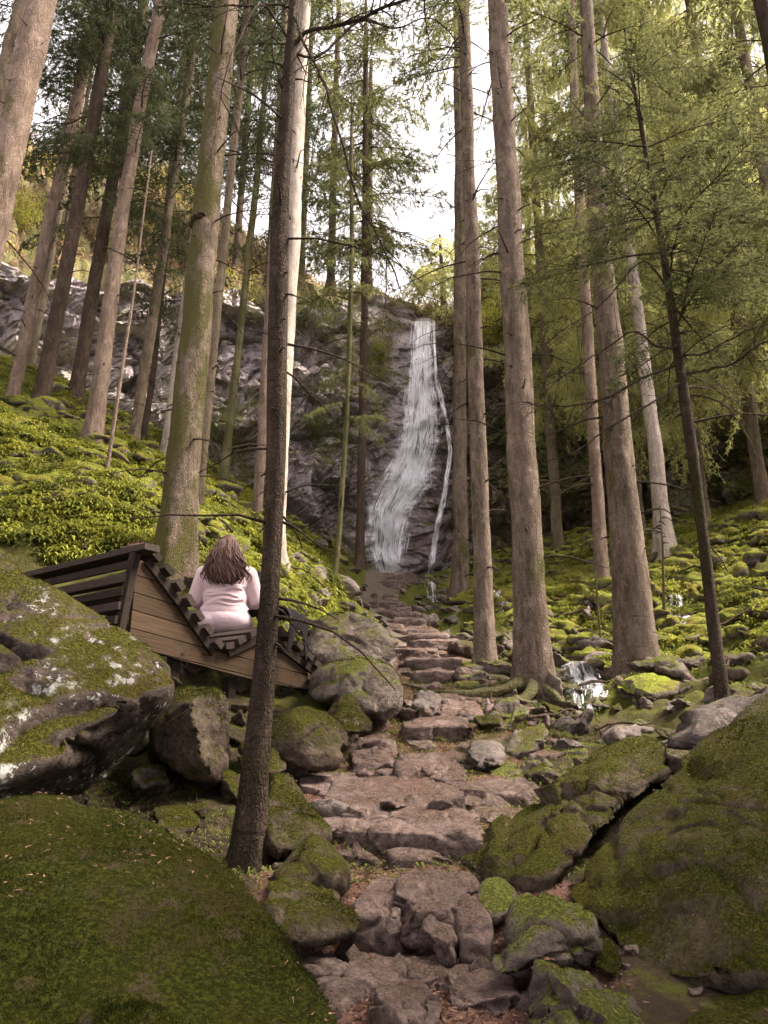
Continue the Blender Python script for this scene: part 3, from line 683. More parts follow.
def tree(label, pts, Y, ws, mat, top=1., H=None, flare=.5, cat='tree', crown=(), leaf='needle_mid', name='spruce_tree', roots=0, twigs=0, group=None, seed=None, rootmat=None, seg=22, fit=True):
    """pts: (u, v) along the trunk from foot to the highest visible point at depth Y; ws: pixel widths at those points.
    crown: list of (z0, z1, n, L0, L1, template, pitch, azimuth centre, azimuth spread)"""
    seed = seed if seed is not None else int(abs(pts[0][0]*7+pts[0][1]))
    r_ = np.random.default_rng(seed)
    W = np.array([P(u, v, Y) for u, v in pts]); R = np.array([px(w_, p_)/2*Y/math.hypot(p_[0], Y)*.90 for w_, p_ in zip(ws, W)])
    if len(pts) >= 4 and fit:
        cf = np.polyfit(W[:, 2], W[:, 0], 2 if len(pts) > 4 else 1); xf = np.polyval(cf, W[:, 2]); W[1:, 0] = xf[1:]; W[0, 0] = (W[0, 0]+xf[0])/2
    H = H or max(W[-1][2]+1.5, W[0][2]+20)
    if W[-1][2] < H:
        d = (W[-1]-W[-2])/(W[-1][2]-W[-2][2]); d[:2] *= .5
        W = np.vstack([W, W[-1]+d*(H-W[-1][2])]); R = np.append(R, max(R[-1]*.35, .012))
    loc = W[0].copy()
    W0 = W[0]-(W[1]-W[0])/np.linalg.norm(W[1]-W[0])*.5
    ZZ = np.concatenate([[W0[2]], W[:, 2]]); XX = np.concatenate([[W0[0]], W[:, 0]]); YY = np.concatenate([[W0[1]], W[:, 1]]); RR = np.concatenate([[R[0]], R])
    low = min(H, max(P(0, 0, Y)[2]+.5, ZZ[0]+3)); step = max(.05, R[0]*.35)
    zz = np.concatenate([np.arange(ZZ[0], low, step), np.arange(low, H, .5), [H]])
    c = smooth_line(np.stack([XX, YY, ZZ], 1), 60)
    o_ = np.argsort(c[:, 2]); cx = np.interp(zz, c[o_, 2], c[o_, 0]); cy = np.interp(zz, c[o_, 2], c[o_, 1])
    qn = np.stack([zz*.8, zz*0+seed, zz*0], 1); cx = cx+fbm(qn, 2, 1)*R[0]*.14; cy = cy+fbm(qn+50, 2, 1)*R[0]*.14
    rr = np.interp(zz, ZZ, RR); hb = zz-loc[2]
    ph = r_.uniform(0, 6.28, 3)
    thv = np.linspace(0, 2*PI, seg, endpoint=False)
    nz_ = fbm(np.stack([np.cos(thv)[None]*2+0*zz[:, None], np.sin(thv)[None]*2+0*zz[:, None], zz[:, None]*1.6+seed+0*thv[None]], -1).reshape(-1, 3), 4, 2).reshape(len(zz), seg)
    nk = fbm(np.stack([np.cos(thv)[None]*7+0*zz[:, None], np.sin(thv)[None]*7+0*zz[:, None], zz[:, None]*9+seed+0*thv[None]], -1).reshape(-1, 3), 2, 5).reshape(len(zz), seg)
    fl = flare*np.exp(-np.maximum(hb, -.1)/(R[0]*2.2))[:, None]*(1+.55*np.sin(3*thv+ph[0])+.35*np.sin(5*thv+ph[1]))[None]
    disp = 1+fl+nz_*.10+nk*.035
    mb = MB(); v, q = tube(np.stack([cx, cy, zz], 1), rr, seg, disp=lambda a, b: disp); mb.add(v, q)
    # knots
    e = empty(name, tuple(loc), label, cat, group)
    tr = mb.build('trunk', [M[mat]], tuple(loc), e)
    if twigs:
        mt = MB()
        for k in range(twigs):
            z = r_.uniform(loc[2]+1.0, min(H, P(0, 20, Y)[2])); a = r_.uniform(0, 2*PI); rad = np.interp(z, zz, rr)
            c0 = np.array([np.interp(z, zz, cx), np.interp(z, zz, cy), z])
            L = r_.choice([.06, .12, .3, .8])*r_.uniform(.6, 1.5)*(.6+.4*min(1, Y/10)); t = np.linspace(0, 1, 5)[:, None]
            d = np.array([math.cos(a), math.sin(a), r_.uniform(-.25, .45)])
            p_ = c0+d*(rad*.8+L*t)+np.array([0, 0, -.35])*L*t**2+np.cumsum(r_.normal(0, .03*L, (5, 3)), 0)*t
            v, q = tube(p_, np.linspace(.013, .004, 5)*min(1.3, .5+Y/14), 4); mt.add(v, q)
        mt.build('dead_twigs', [M['twig']], tuple(loc), e)['kind'] = 'stuff'
    for k in range(roots):
        a = (k+r_.uniform(-.3, .3))/roots*2*PI+ph[2]; L = R[0]*r_.uniform(4.5, 7); t = np.linspace(0, 1, 12)
        px_ = loc[0]+np.cos(a+.5*np.sin(t*2+k))*L*t*1.0; py_ = loc[1]+np.sin(a+.5*np.sin(t*2+k))*L*t
        g = hgt(px_, py_); start = loc[2]+R[0]*1.3
        pz_ = np.maximum(g+R[0]*.10*(1-t), loc[2]-.9)*(1-(1-t)**3.5)+start*(1-t)**3.5; pz_ = np.minimum(pz_, start); pz_[-1] -= .1
        v, q = tube(np.stack([px_, py_, pz_], 1), R[0]*np.interp(t, [0, .2, .6, 1], [.62, .36, .22, .05]), 8, disp=lambda a_, b_: 1+.15*np.sin(a_*1.3+b_*2))
        m2 = MB(); m2.add(v, q); m2.build('root', [M[rootmat or mat]], tuple(loc), e)
    if crown:
        C = Crown(); r2 = np.random.default_rng(seed+99)
        for (z0, z1, n, L0, L1, tp, pitch, ac, asp) in crown:
            for k in range(n):
                f = (k+r2.uniform())/n; z = z0+(z1-z0)*f; a = ac+r2.uniform(-1, 1)*asp
                c0 = np.array([np.interp(z, zz, cx), np.interp(z, zz, cy), z])
                C.bough(tp, c0, a, (L0+(L1-L0)*f)*r2.uniform(.65, 1.2), pitch+r2.normal(0, .16), r2)
        C.build([M['twig'], M[leaf]], loc, e)
    return e, (zz, cx, cy, rr)
def zv(v, Y): return P(384, v, Y)[2]
A = 2*PI
def cz(Y, v0, v1, n_, L0, L1, tp='mid', pitch=-.1, ac=0, asp=PI, k=.66): n = max(3, int(n_*k)) if tp in ('mid', 'far') else n_; return (zv(v0, Y), zv(v1, Y), n, L0, L1, tp, pitch, ac, asp)
def cz_old(Y, v0, v1, n, L0, L1, tp='mid', pitch=-.1, ac=0, asp=PI): return (zv(v0, Y), zv(v1, Y), n, L0, L1, tp, pitch, ac, asp)

tree('thick pinkish spruce trunk cut off by the upper left edge of the photo', [(-110, 700), (2, 190), (26, 70), (42, 0)], 8, [44, 38, 37, 36], 'bark_pink', twigs=16, crown=[cz(8, -120, -700, 18, 2.6, 2.2, 'far', -.2)], leaf='needle_dark')
tree('faint slim trunk just behind the thick upper left trunk', [(-60, 520), (2, 80), (20, 0)], 13, [16, 14, 13], 'bark_lichen', crown=[cz(13, 20, -200, 40, 2.2, 2.0, 'mid', -.15)], leaf='needle_dark')
tree('slender pink barked spruce, leftmost of the row standing on the bank', [(9, 426), (37, 258), (78, 85), (100, 0)], 16, [16, 15, 13, 12], 'bark_pink', twigs=30, crown=[cz(16, 120, -160, 70, 1.9, 1.9, 'mid', -.15)], leaf='needle_dark')
tree('thin pale trunk half hidden behind the leftmost trunks on the bank', [(28, 384), (37, 330), (60, 210), (84, 90)], 20, [9, 8, 7, 6], 'bark_lichen', crown=[cz(20, 140, -60, 30, 1.8, 1.8, 'mid', -.15)], leaf='needle_dark')
tree('dark moss tinged spruce, second in the row on the left bank', [(38, 414), (55, 330), (69, 258), (93, 120), (114, 0)], 15, [20, 18, 17, 15, 14], 'bark_umber', twigs=26, crown=[cz(15, 150, -160, 70, 1.9, 1.9, 'mid', -.15)], leaf='needle_dark')
tree('grey brown spruce standing on the bank crest right of the dark mossy one', [(74, 404), (97, 258), (125, 120), (140, 20)], 18, [17, 15, 13, 12], 'bark_umber', twigs=26, crown=[cz(18, 220, -110, 80, 2.0, 1.8, 'mid', -.15)], leaf='needle_dark')
tree('smooth pinkish spruce with mossy bands, thickest of the left bank row', [(92, 447), (115, 256), (133, 160), (144, 80), (160, 0)], 14, [21, 17, 15, 14, 13], 'bark_pink', twigs=26, crown=[cz(14, 190, -200, 60, 1.7, 1.9, 'mid', -.1)], leaf='needle_dark')
tree('thin leaning sapling stem low on the left bank', [(104, 488), (118, 400), (126, 340), (134, 290)], 11, [5, 4.4, 3.8, 3], 'bark_pink', H=zv(150, 11), flare=.2, name='sapling', cat='sapling', twigs=10, seg=10)
tree('brown spruce with a dark leafy bough low down, centre of the left bank', [(131, 460), (147, 360), (157, 275), (173, 190), (187, 100), (200, 0)], 17, [13, 12, 11, 10, 9, 9], 'bark_lichen', twigs=26, crown=[cz(17, 300, 30, 60, 1.5, 1.9, 'mid', -.1), cz(17, 30, -120, 40, 2, 1.8, 'mid')], leaf='needle_dark')
tree('thin stem close behind the brown spruce of the left bank', [(141, 450), (150, 395), (158, 330)], 19, [8, 7, 6], 'bark_umber', crown=[cz(19, 250, -100, 40, 1.7, 1.8, 'mid')], leaf='needle_dark')
tree('thin pale trunk low behind the big moss streaked trunk, left side', [(163, 462), (170, 400), (181, 325), (193, 230)], 19, [9, 8, 7, 6], 'bark_pale', crown=[cz(19, 340, 20, 60, 1.6, 1.8, 'mid')], leaf='needle_dark')
big, _ = tree('big moss streaked trunk with a dark bracket collar, rising behind the bench', [(172, 566), (184, 470), (197, 340), (206, 222), (214, 130), (228, 0)], 8.5, [45, 38, 34, 30, 28, 25], 'bark_mossy', flare=.25, twigs=34, seg=34, crown=[cz(8.5, -60, -700, 16, 2.5, 2.4, 'far', -.15)], leaf='needle_dark')
tree('slim pale trunk just right of the big moss streaked trunk', [(196, 530), (208, 400), (223, 256), (227, 213), (246, 20)], 12, [11, 10, 10, 9, 9], 'bark_lichen', twigs=24, crown=[cz(12, 60, -250, 50, 1.8, 2.0, 'mid')], leaf='needle_dark')
tree('thin green mossy stem leaning right, at the foot of the purple cliff', [(222, 494), (230, 420), (240, 340), (248, 256), (262, 120)], 15, [11, 9, 8, 8, 6], 'bark_green', twigs=20, crown=[cz(15, 160, -60, 40, 1.6, 1.8, 'mid')], leaf='needle_dark')
tree('tan trunk rising close behind the dark foreground stem', [(255, 530), (262, 460), (268, 320), (276, 180), (284, 40)], 15, [12, 11, 10, 9, 8], 'bark_pink', twigs=20, crown=[cz(15, 240, -160, 60, 1.6, 1.8, 'mid')], leaf='needle_dark')
tree('pinkish pale trunk directly behind the dark foreground stem, seen on its right', [(274, 560), (283, 400), (291, 256), (298, 110), (303, 0)], 12, [19, 19, 18, 18, 17], 'bark_pale', twigs=40, crown=[cz(12, 60, -300, 34, 2.0, 2.1, 'mid')], leaf='needle_dark')
fg, fgc = tree('slender dark stem in the left foreground, rooted among boulders below the bench', [(247, 868), (254, 780), (262, 690), (269, 600), (275, 480), (277, 330), (280, 230), (288, 90), (294, 0)], 4.4, [37, 31, 26, 22, 21, 22, 20, 15, 12], 'bark_dark', H=6.5, fit=False, flare=.35, twigs=30, seg=26, rootmat='bark_dark')
tree('very thin stem with wispy boughs left of the waterfall', [(333, 586), (343, 500), (348, 400), (350, 256), (352, 150)], 14, [7, 6, 5, 5, 4], 'bark_green', H=zv(90, 14), flare=.3, twigs=26, seg=12, crown=[cz(14, 430, 110, 42, .9, .8, 'mid', -.25)], leaf='needle_mid')
tree('slim fir with dark drooping boughs just left of the waterfall', [(359, 566), (361, 500), (364, 350), (365, 200), (366, 60)], 20, [10, 9, 8, 7, 6], 'bark_umber', twigs=16, crown=[cz(20, 400, 270, 10, 1.3, 1.8, 'mid', -.1), cz(20, 270, 20, 100, 2.3, 2.0, 'mid', -.2), cz(20, 20, -60, 20, 1.6, 1., 'mid')], leaf='needle_mid')
tree('reddish brown straight spruce right beside the waterfall, moss at its foot', [(460, 600), (461, 500), (460, 256), (458, 150), (457, 0)], 18, [19, 16, 13, 10, 8], 'bark_brown', flare=.5, twigs=46, roots=4, rootmat='bark_green', crown=[cz(18, 120, -160, 26, 1.7, 1.8, 'mid', -.1, PI, 1.6), cz(18, 380, 120, 12, 1.2, 1.2, 'bare')], leaf='needle_mid')
tree('straight brown spruce at the right edge of the path beyond the stone steps', [(485, 670), (481, 500), (473, 300), (468, 150), (463, 0)], 10, [23, 19, 17, 14, 13], 'bark_brown', flare=.35, twigs=50, roots=3, rootmat='bark_green', crown=[cz(10, 10, -450, 16, 1.6, 2.0, 'mid', -.1), cz(10, 70, -40, 16, 1.5, 1.7, 'mid', -.1, 3.3, 1.3)], leaf='needle_mid')
tree('tall grey brown spruce with mossy spreading roots at the right side of the path', [(536, 698), (529, 600), (521, 450), (513, 300), (506, 150), (498, 0)], 9, [42, 37, 33, 29, 24, 22], 'bark_brown', flare=.32, twigs=60, roots=6, rootmat='bark_green', seg=34, crown=[cz(9, -60, -600, 16, 2.4, 2.4, 'far', -.15), cz(9, 300, 0, 7, 1.2, 1.2, 'bare')], leaf='needle_mid')
tree('thickest spruce of the right side, red streaked foot with dark gnarled roots', [(641, 690), (632, 600), (623, 500), (614, 390), (601, 250), (591, 100), (585, 0)], 9.5, [48, 42, 35, 30, 24, 18, 15], 'bark_brown', flare=.32, twigs=46, roots=7, rootmat='bark_brown', seg=34, crown=[cz(9.5, 230, 20, 16, 1.3, 1.3, 'fine'), cz(9.5, -60, -600, 16, 2.2, 2.4, 'far', -.15)], leaf='needle_mid')
tree('slim pinkish spruce between the two big right hand trunks', [(603, 592), (598, 500), (591, 400), (583, 250), (575, 100), (571, 0)], 15, [17, 14, 13, 12, 10, 9], 'bark_pink', twigs=30, crown=[cz(15, 300, 0, 42, 1.3, 1.6, 'mid'), cz(15, 0, -160, 30, 1.8, 1.8, 'mid')], leaf='needle_mid')
tree('bright pale grey trunk with smooth bark behind the right hand trees', [(668, 563), (661, 500), (646, 370), (632, 270), (615, 130)], 16, [24, 18, 15, 13, 11], 'bark_pale', roots=3, rootmat='bark_green', crown=[cz(16, 330, -100, 110, 1.6, 1.9, 'mid')], leaf='needle_mid')
yt, ytc = tree('young dark conifer with wide feathery boughs, right foreground', [(725, 700), (712, 620), (703, 570), (694, 490), (685, 400), (678, 340), (668, 270), (655, 200), (640, 120), (628, 60)], 7.2, [17, 15, 14, 13, 13, 11, 9, 7, 5, 3], 'bark_dark', H=zv(30, 7.2), flare=.15, twigs=26, seg=16, name='young_conifer',
     crown=[cz(7.2, 345, 200, 18, 1.3, 1.4, 'fine', .12), cz(7.2, 260, 60, 28, 1.35, .8, 'fine', .12), cz(7.2, 400, 330, 5, 1.1, 1.2, 'bare', .15)], leaf='needle_front')
tree('dark trunk slanting across the top right corner', [(890, 700), (800, 230), (781, 100), (762, 0)], 9, [30, 22, 20, 19], 'bark_dark', crown=[cz(9, 100, 20, 6, 1.5, 1.5, 'mid', 0, 2.6, .7), cz(9, -60, -500, 14, 2.2, 2.2, 'far')], leaf='needle_mid')
tree('hair thin bare sapling beside the right hand stream', [(664, 606), (663, 560), (661, 520)], 12, [4, 3, 2], 'bark_green', H=zv(505, 12), flare=.1, name='sapling', cat='sapling', seg=8, twigs=14)
tree('tiny leafy sapling between the two big right hand trunks', [(603, 655), (599, 622), (596, 580)], 11, [3, 2.5, 2], 'bark_green', H=zv(570, 11), flare=.1, name='sapling', cat='sapling', seg=8, crown=[(zv(640, 11), zv(572, 11), 26, .32, .2, 'mid', .2, 0, PI)], leaf='fern_dull')
# background trees: left wood on the hill, middle group, tall pale conifers filling the right
bgR = 'pale olive conifers rising behind the right hand trees'
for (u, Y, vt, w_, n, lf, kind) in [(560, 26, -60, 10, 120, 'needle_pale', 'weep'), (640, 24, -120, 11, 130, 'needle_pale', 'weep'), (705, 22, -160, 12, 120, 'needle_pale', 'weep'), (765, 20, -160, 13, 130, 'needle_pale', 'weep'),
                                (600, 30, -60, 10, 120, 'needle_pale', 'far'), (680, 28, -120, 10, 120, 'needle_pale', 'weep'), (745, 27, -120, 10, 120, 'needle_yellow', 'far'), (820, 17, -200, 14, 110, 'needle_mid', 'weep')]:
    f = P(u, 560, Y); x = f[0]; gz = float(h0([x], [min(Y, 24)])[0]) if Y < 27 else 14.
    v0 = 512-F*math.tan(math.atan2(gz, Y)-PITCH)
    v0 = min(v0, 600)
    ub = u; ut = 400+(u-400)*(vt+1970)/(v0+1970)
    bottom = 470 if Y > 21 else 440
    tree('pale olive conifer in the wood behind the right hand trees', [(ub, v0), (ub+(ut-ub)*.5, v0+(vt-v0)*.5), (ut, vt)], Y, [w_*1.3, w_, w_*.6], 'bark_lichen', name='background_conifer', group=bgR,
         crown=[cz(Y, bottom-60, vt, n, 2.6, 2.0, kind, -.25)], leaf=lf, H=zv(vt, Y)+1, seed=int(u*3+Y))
bgM = 'wispy conifers on the hill right of the waterfall lip'
for (u, v0, Y, vt) in [(444, 330, 36, 235), (478, 330, 36, 190), (505, 330, 36, 170), (530, 330, 38, 120), (548, 320, 34, 60)]:
    hh_ = on_hill(u)
    if hh_ is None: continue
    v0, Y = hh_
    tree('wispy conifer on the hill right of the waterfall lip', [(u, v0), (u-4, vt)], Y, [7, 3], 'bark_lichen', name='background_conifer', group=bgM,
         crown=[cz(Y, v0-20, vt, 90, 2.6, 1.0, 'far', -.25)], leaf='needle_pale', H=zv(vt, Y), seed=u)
bgL = 'dark spruces on the hill behind the left bank'
for (u, v0, Y, vt) in [(60, 300, 30, -40), (160, 300, 32, -60), (235, 300, 32, -40), (300, 320, 33, -40), (330, 330, 30, -80), (268, 330, 30, 20), (368, 330, 30, 60), (200, 330, 30, 0), (110, 330, 30, -20)]:
    hh_ = on_hill(u)
    if hh_ is None: continue
    v0, Y = hh_
    tree('dark spruce on the hill above the left part of the cliff', [(u, v0), (400+(u-400)*(vt+1970)/(v0+1970), vt)], Y, [9, 4], 'bark_umber', name='background_conifer', group=bgL,
         crown=[cz(Y, v0-(120 if u < 280 else 30), vt, 75, 2.3, 1.5, 'far', -.25)], leaf='needle_mid' if u > 280 else 'needle_dark', H=zv(vt, Y), seed=u+5)

# dark bracket collar on the big trunk
c = P(205, 224, 8.3); b = MB()
for k in range(9):
    a = PI*.92+k*.21; q = P(206, 223+[-2, 1, 3, 4, 3, 2, 1, 2, 0][k], 8.5)+np.array([math.cos(a)*.165, math.sin(a)*.165, 0])
    V_, T_ = ico(2); b.add(q+V_*np.array([.055, .055, [.03, .05, .06, .055, .045, .04, .03, .03, .02][k]])*(1+.25*fbm(V_*2+k, 2)[:, None]), T_)
b.build('bracket_collar', [M['bark_dark']], tuple(big.location), big)

# bare dark limbs of foreground trees, each a part of its own
def limb(parent, pts, r0, r1, subs=0, seed=1, mat='bark_dark'):
    r_ = np.random.default_rng(seed); C = smooth_line([P(*p) for p in pts], 26); C += np.cumsum(r_.normal(0, .006, C.shape), 0)
    mb = MB(); v, q = tube(C, np.linspace(r0, r1, 26), 7); mb.add(v, q)
    for k in range(subs):
        i = r_.integers(5, 24); d = C[min(i+1, 25)]-C[i]; d /= np.linalg.norm(d); d = d+r_.normal(0, .8, 3); d[2] -= .2; d /= np.linalg.norm(d)
        L = r_.uniform(.15, .6); t = np.linspace(0, 1, 7)[:, None]
        pp = C[i]+d*L*t+np.array([0, 0, -.3])*L*t**2+np.cumsum(r_.normal(0, .012, (7, 3)), 0)*t
        v, q = tube(pp, np.linspace(r1*.9, r1*.3, 7), 4); mb.add(v, q)
        for m in range(3):
            j = r_.integers(2, 6); d2 = d+r_.normal(0, .7, 3); d2 /= np.linalg.norm(d2); t3 = np.linspace(0, 1, 4)[:, None]
            v, q = tube(pp[j]+d2*L*.4*t3, np.linspace(r1*.5, r1*.2, 4), 3); mb.add(v, q)
    return mb.build('limb', [M[mat]], tuple(parent.location), parent)
limb(fg, [(290, 62, 4.4), (306, 32, 4.35), (350, 24, 4.3), (380, 12, 4.3), (410, 0, 4.3), (450, -30, 4.4)], .017, .008, 16, 1)
limb(fg, [(288, 50, 4.4), (320, 55, 4.5), (365, 22, 4.6), (400, 30, 4.7), (440, 22, 4.8), (475, 60, 5)], .011, .004, 20, 2)
limb(fg, [(292, 8, 4.4), (300, 40, 4.2), (318, 80, 4.1), (334, 118, 4.1), (346, 155, 4.1), (356, 190, 4.15), (376, 225, 4.2), (392, 256, 4.2), (404, 288, 4.3)], .012, .005, 20, 3)
limb(fg, [(288, 40, 4.4), (262, 6, 4.2), (238, 40, 4.0), (222, 78, 3.9), (216, 100, 3.9), (232, 120, 3.95), (240, 140, 4)], .009, .003, 10, 4)
limb(fg, [(289, 8, 4.4), (270, 3, 4.3), (220, 3, 4.2), (170, -8, 4.1)], .009, .004, 12, 5)
limb(fg, [(284, 95, 4.4), (276, 70, 4.3), (272, 30, 4.3), (288, 0, 4.4)], .008, .004, 4, 6)
limb(yt, [(676, 365, 7.2), (640, 378, 7), (600, 398, 6.8), (560, 402, 6.7), (530, 396, 6.7)], .016, .005, 16, 7)
limb(yt, [(682, 382, 7.2), (650, 405, 7), (608, 430, 6.8), (570, 455, 6.7), (545, 462, 6.7)], .014, .004, 12, 8)
limb(yt, [(684, 372, 7.2), (710, 370, 7.0), (735, 364, 6.8), (757, 350, 6.7), (790, 330, 6.6)], .015, .006, 12, 9)
limb(yt, [(681, 356, 7.2), (710, 350, 7.0), (730, 338, 6.9), (752, 322, 6.9)], .012, .005, 10, 10)
limb(yt, [(679, 350, 7.2), (655, 345, 7), (638, 330, 6.9), (610, 345, 6.7), (570, 372, 6.6), (535, 392, 6.5)], .012, .004, 12, 11)
limb(yt, [(674, 330, 7.2), (690, 300, 7.0), (720, 262, 6.9), (745, 232, 6.9), (768, 210, 6.9)], .012, .004, 14, 12)
limb(yt, [(672, 300, 7.2), (640, 262, 7.0), (600, 300, 6.9), (560, 330, 6.8)], .012, .004, 14, 13)
limb(yt, [(690, 395, 7.2), (720, 400, 7.0), (745, 425, 6.8), (760, 470, 6.7), (756, 520, 6.7)], .010, .003, 10, 14)

for (x, y, lab) in [(6.8, 3.2, 'unseen spruce added to shade the foreground, right of the view beside the giant boulder'), (7.5, -1.5, 'unseen spruce added to shade the foreground, behind and to the right of the viewpoint'), (4.6, -4.0, 'unseen spruce added to shade the foreground, behind the viewpoint and nearest to the path')]:  # unseen spruces, added so that their crowns shade the foreground
    gz = hz(x, y); e = empty('spruce_tree', (x, y, gz), lab, 'tree'); mb = MB(); v, q = tube([(x, y, gz-.3), (x+.1, y, gz+7), (x, y+.1, gz+17)], [.24, .18, .04], 16); mb.add(v, q); mb.build('trunk', [M['bark_brown']], (x, y, gz), e)
    C = Crown(); r2 = np.random.default_rng(int(x*10))
    for k in range(120):
        f = k/120; C.bough('far', np.array([x, y, gz+5+12*f]), r2.uniform(0, 6.28), (3.4-2.6*f)*r2.uniform(.7, 1.1), -.2, r2)
    C.build([M['twig'], M['needle_dark']], np.array([x, y, gz]), e)
# ------------------------------------------------------------------ boulders
def rock(label, pts, mat, sub=5, bev=.03, rough=.03, fine=.006, seed=1, name='boulder', cat='boulder', group=None, facet=.045, fs=2.2, tuft=0, tl=.02, world=False):
    W = [np.array(p, float) if world else P(*p) for p in pts]
    c, V_, T_ = rock_verts(W, sub, bev, rough, fine, seed, facet, fs)
    low = V_[:, 2].min(); base = np.array([c[0], c[1], c[2]+low]); V_ = V_-np.array([0, 0, low])
    o = link(name, mesh_from(name, V_, T_, [M[mat]]), tuple(base)); tag(o, label, cat, group)
    if tuft: moss_tufts(o, V_, T_, base, tuft, tl, seed)
    return o
def scatter(V_, T_, n, r_, wfun):
    A_, B_, C_ = V_[T_[:, 0]], V_[T_[:, 1]], V_[T_[:, 2]]; N_ = np.cross(B_-A_, C_-A_); ar = np.linalg.norm(N_, axis=1)+1e-12; N_ = N_/ar[:, None]
    w_ = ar*wfun((A_+B_+C_)/3, N_); w_ = w_/w_.sum(); k = r_.choice(len(T_), n, p=w_); a = r_.uniform(size=(n, 1)); b = r_.uniform(size=(n, 1)); m = (a+b) > 1; a = np.where(m, 1-a, a); b = np.where(m, 1-b, b)
    return A_[k]+a*(B_[k]-A_[k])+b*(C_[k]-A_[k]), N_[k]
def moss_tufts(o, V_, T_, base, n, L, seed):
    r_ = np.random.default_rng(seed+5)
    def wf_(c, N_):
        m = N_[:, 2]*.55+fbm((c+base)*1.7, 4, 31)*.9+fbm((c+base)*7, 2, 32)*.5
        return np.clip((m-.05)*2.4, 0.0, 1)+.02
    p, N_ = scatter(V_, T_, n, r_, wf_)
    K_ = 3; p = np.repeat(p, K_, 0)+r_.normal(0, L*.5, (n*K_, 3)); N2 = np.repeat(N_, K_, 0)
    D = N2*.7+r_.normal(0, .55, (n*K_, 3))+np.array([0, 0, .05]); D /= np.linalg.norm(D, axis=1)[:, None]
    s_ = np.repeat(np.clip(.8+fbm(p[::K_]*3+seed, 3, 33)*1.4, .35, 1.6), K_)*r_.uniform(.6, 1.3, n*K_)
    v = needle_tris(p-N2*L*.15, D, L*s_, L*.34, r_)
    me = mesh_from('moss', v.reshape(-1, 3), np.arange(3*len(v)).reshape(-1, 3), [M['moss_near']], smooth=False)
    link('moss', me, parent=o)['kind'] = 'stuff'

rock('huge lichen spotted boulder at the left edge, below the slatted bench',
     [(-160, 500, 5.0), (0, 556, 4.75), (62, 602, 4.6), (126, 622, 4.7), (176, 662, 4.7), (180, 690, 4.55), (142, 700, 4.15), (60, 762, 3.75), (-30, 792, 3.45), (-170, 800, 3.2), (148, 748, 4.8), (95, 792, 4.6), (0, 812, 4.1), (-150, 860, 3.8),
      (-160, 640, 6.6), (0, 640, 6.4), (120, 700, 6.0), (60, 800, 5.6), (-160, 640, 3.9)], 'rock_lichen', 6, .04, .05, .012, 3, facet=.035, fs=1.5, tuft=26000, tl=.010)
rock('large dark green boulder wholly under moss, bottom left corner',
     [(-170, 830, 2.95), (0, 797, 3.05), (72, 785, 3.1), (126, 800, 3.05), (186, 826, 2.95), (236, 862, 2.8), (278, 914, 2.6), (318, 968, 2.38), (362, 1030, 2.15), (372, 1200, 1.75), (150, 1300, 1.5), (-120, 1300, 1.45), (-220, 1000, 1.9),
      (150, 900, 2.42), (10, 880, 2.5), (-100, 900, 4.2), (80, 840, 4.4), (200, 900, 4.1), (300, 1000, 3.6), (330, 1150, 3.0)], 'rock_full', 6, .06, .06, .012, 8, facet=.02, fs=1.8, tuft=60000, tl=.009)
rock('small moss cap poking up at the bottom left edge', [(80, 1028, 1.75), (98, 1012, 1.75), (125, 1008, 1.74), (160, 1016, 1.72), (178, 1030, 1.7), (120, 1040, 1.55), (100, 1080, 1.6), (170, 1080, 1.6), (130, 1030, 1.9)], 'rock_near', 5, .03, .02, .005, 12, tuft=5000, tl=.009)
rock('upright half mossy boulder with a grey left face, under the bench', [(150, 702, 5.4), (164, 690, 5.45), (214, 680, 5.5), (228, 700, 5.5), (231, 765, 5.35), (216, 790, 5.3), (166, 776, 5.1), (148, 745, 5.2), (190, 700, 5.0), (205, 760, 4.95), (160, 700, 6.1), (225, 700, 6.2), (220, 780, 6.0), (150, 760, 5.9)], 'rock_near', 5, .03, .03, .006, 5, tuft=9000, tl=.010)
rock('low dark stone in the shadow gap under the lichen spotted boulder', [(150, 806, 4.9), (185, 800, 4.9), (205, 826, 4.7), (150, 830, 4.6), (190, 850, 4.7), (160, 806, 5.3), (200, 815, 5.2)], 'rock_near', 4, .03, .02, seed=9)
rock('dark angular block close to the right of the foreground stem', [(264, 790, 4.75), (270, 775, 4.9), (292, 776, 4.95), (333, 822, 4.7), (334, 848, 4.6), (266, 852, 4.35), (262, 812, 4.45), (300, 858, 4.4), (285, 780, 5.4), (336, 830, 5.3), (270, 800, 5.4)], 'rock_near', 5, .025, .025, .006, 6, tuft=2500, tl=.010)
rock('loaf shaped mossy boulder with a bare right end, right of the foreground stem', [(266, 722, 6.3), (280, 708, 6.3), (320, 710, 6.2), (342, 728, 6.1), (348, 752, 6.0), (335, 770, 5.8), (300, 775, 5.7), (268, 750, 5.8), (290, 712, 6.9), (340, 730, 6.8), (300, 725, 5.75)], 'rock_near', 5, .03, .03, .006, 7, tuft=6000, tl=.009)
rock('flat topped mossy boulder resting above the overhanging one', [(306, 632, 8.9), (322, 616, 9.0), (352, 612, 9.0), (380, 624, 8.8), (398, 650, 8.5), (396, 664, 8.3), (340, 668, 8.2), (306, 655, 8.3), (330, 612, 9.8), (385, 625, 9.8), (308, 670, 9)], 'rock_half', 5, .03, .04, .008, 10, tuft=3000, tl=.014)
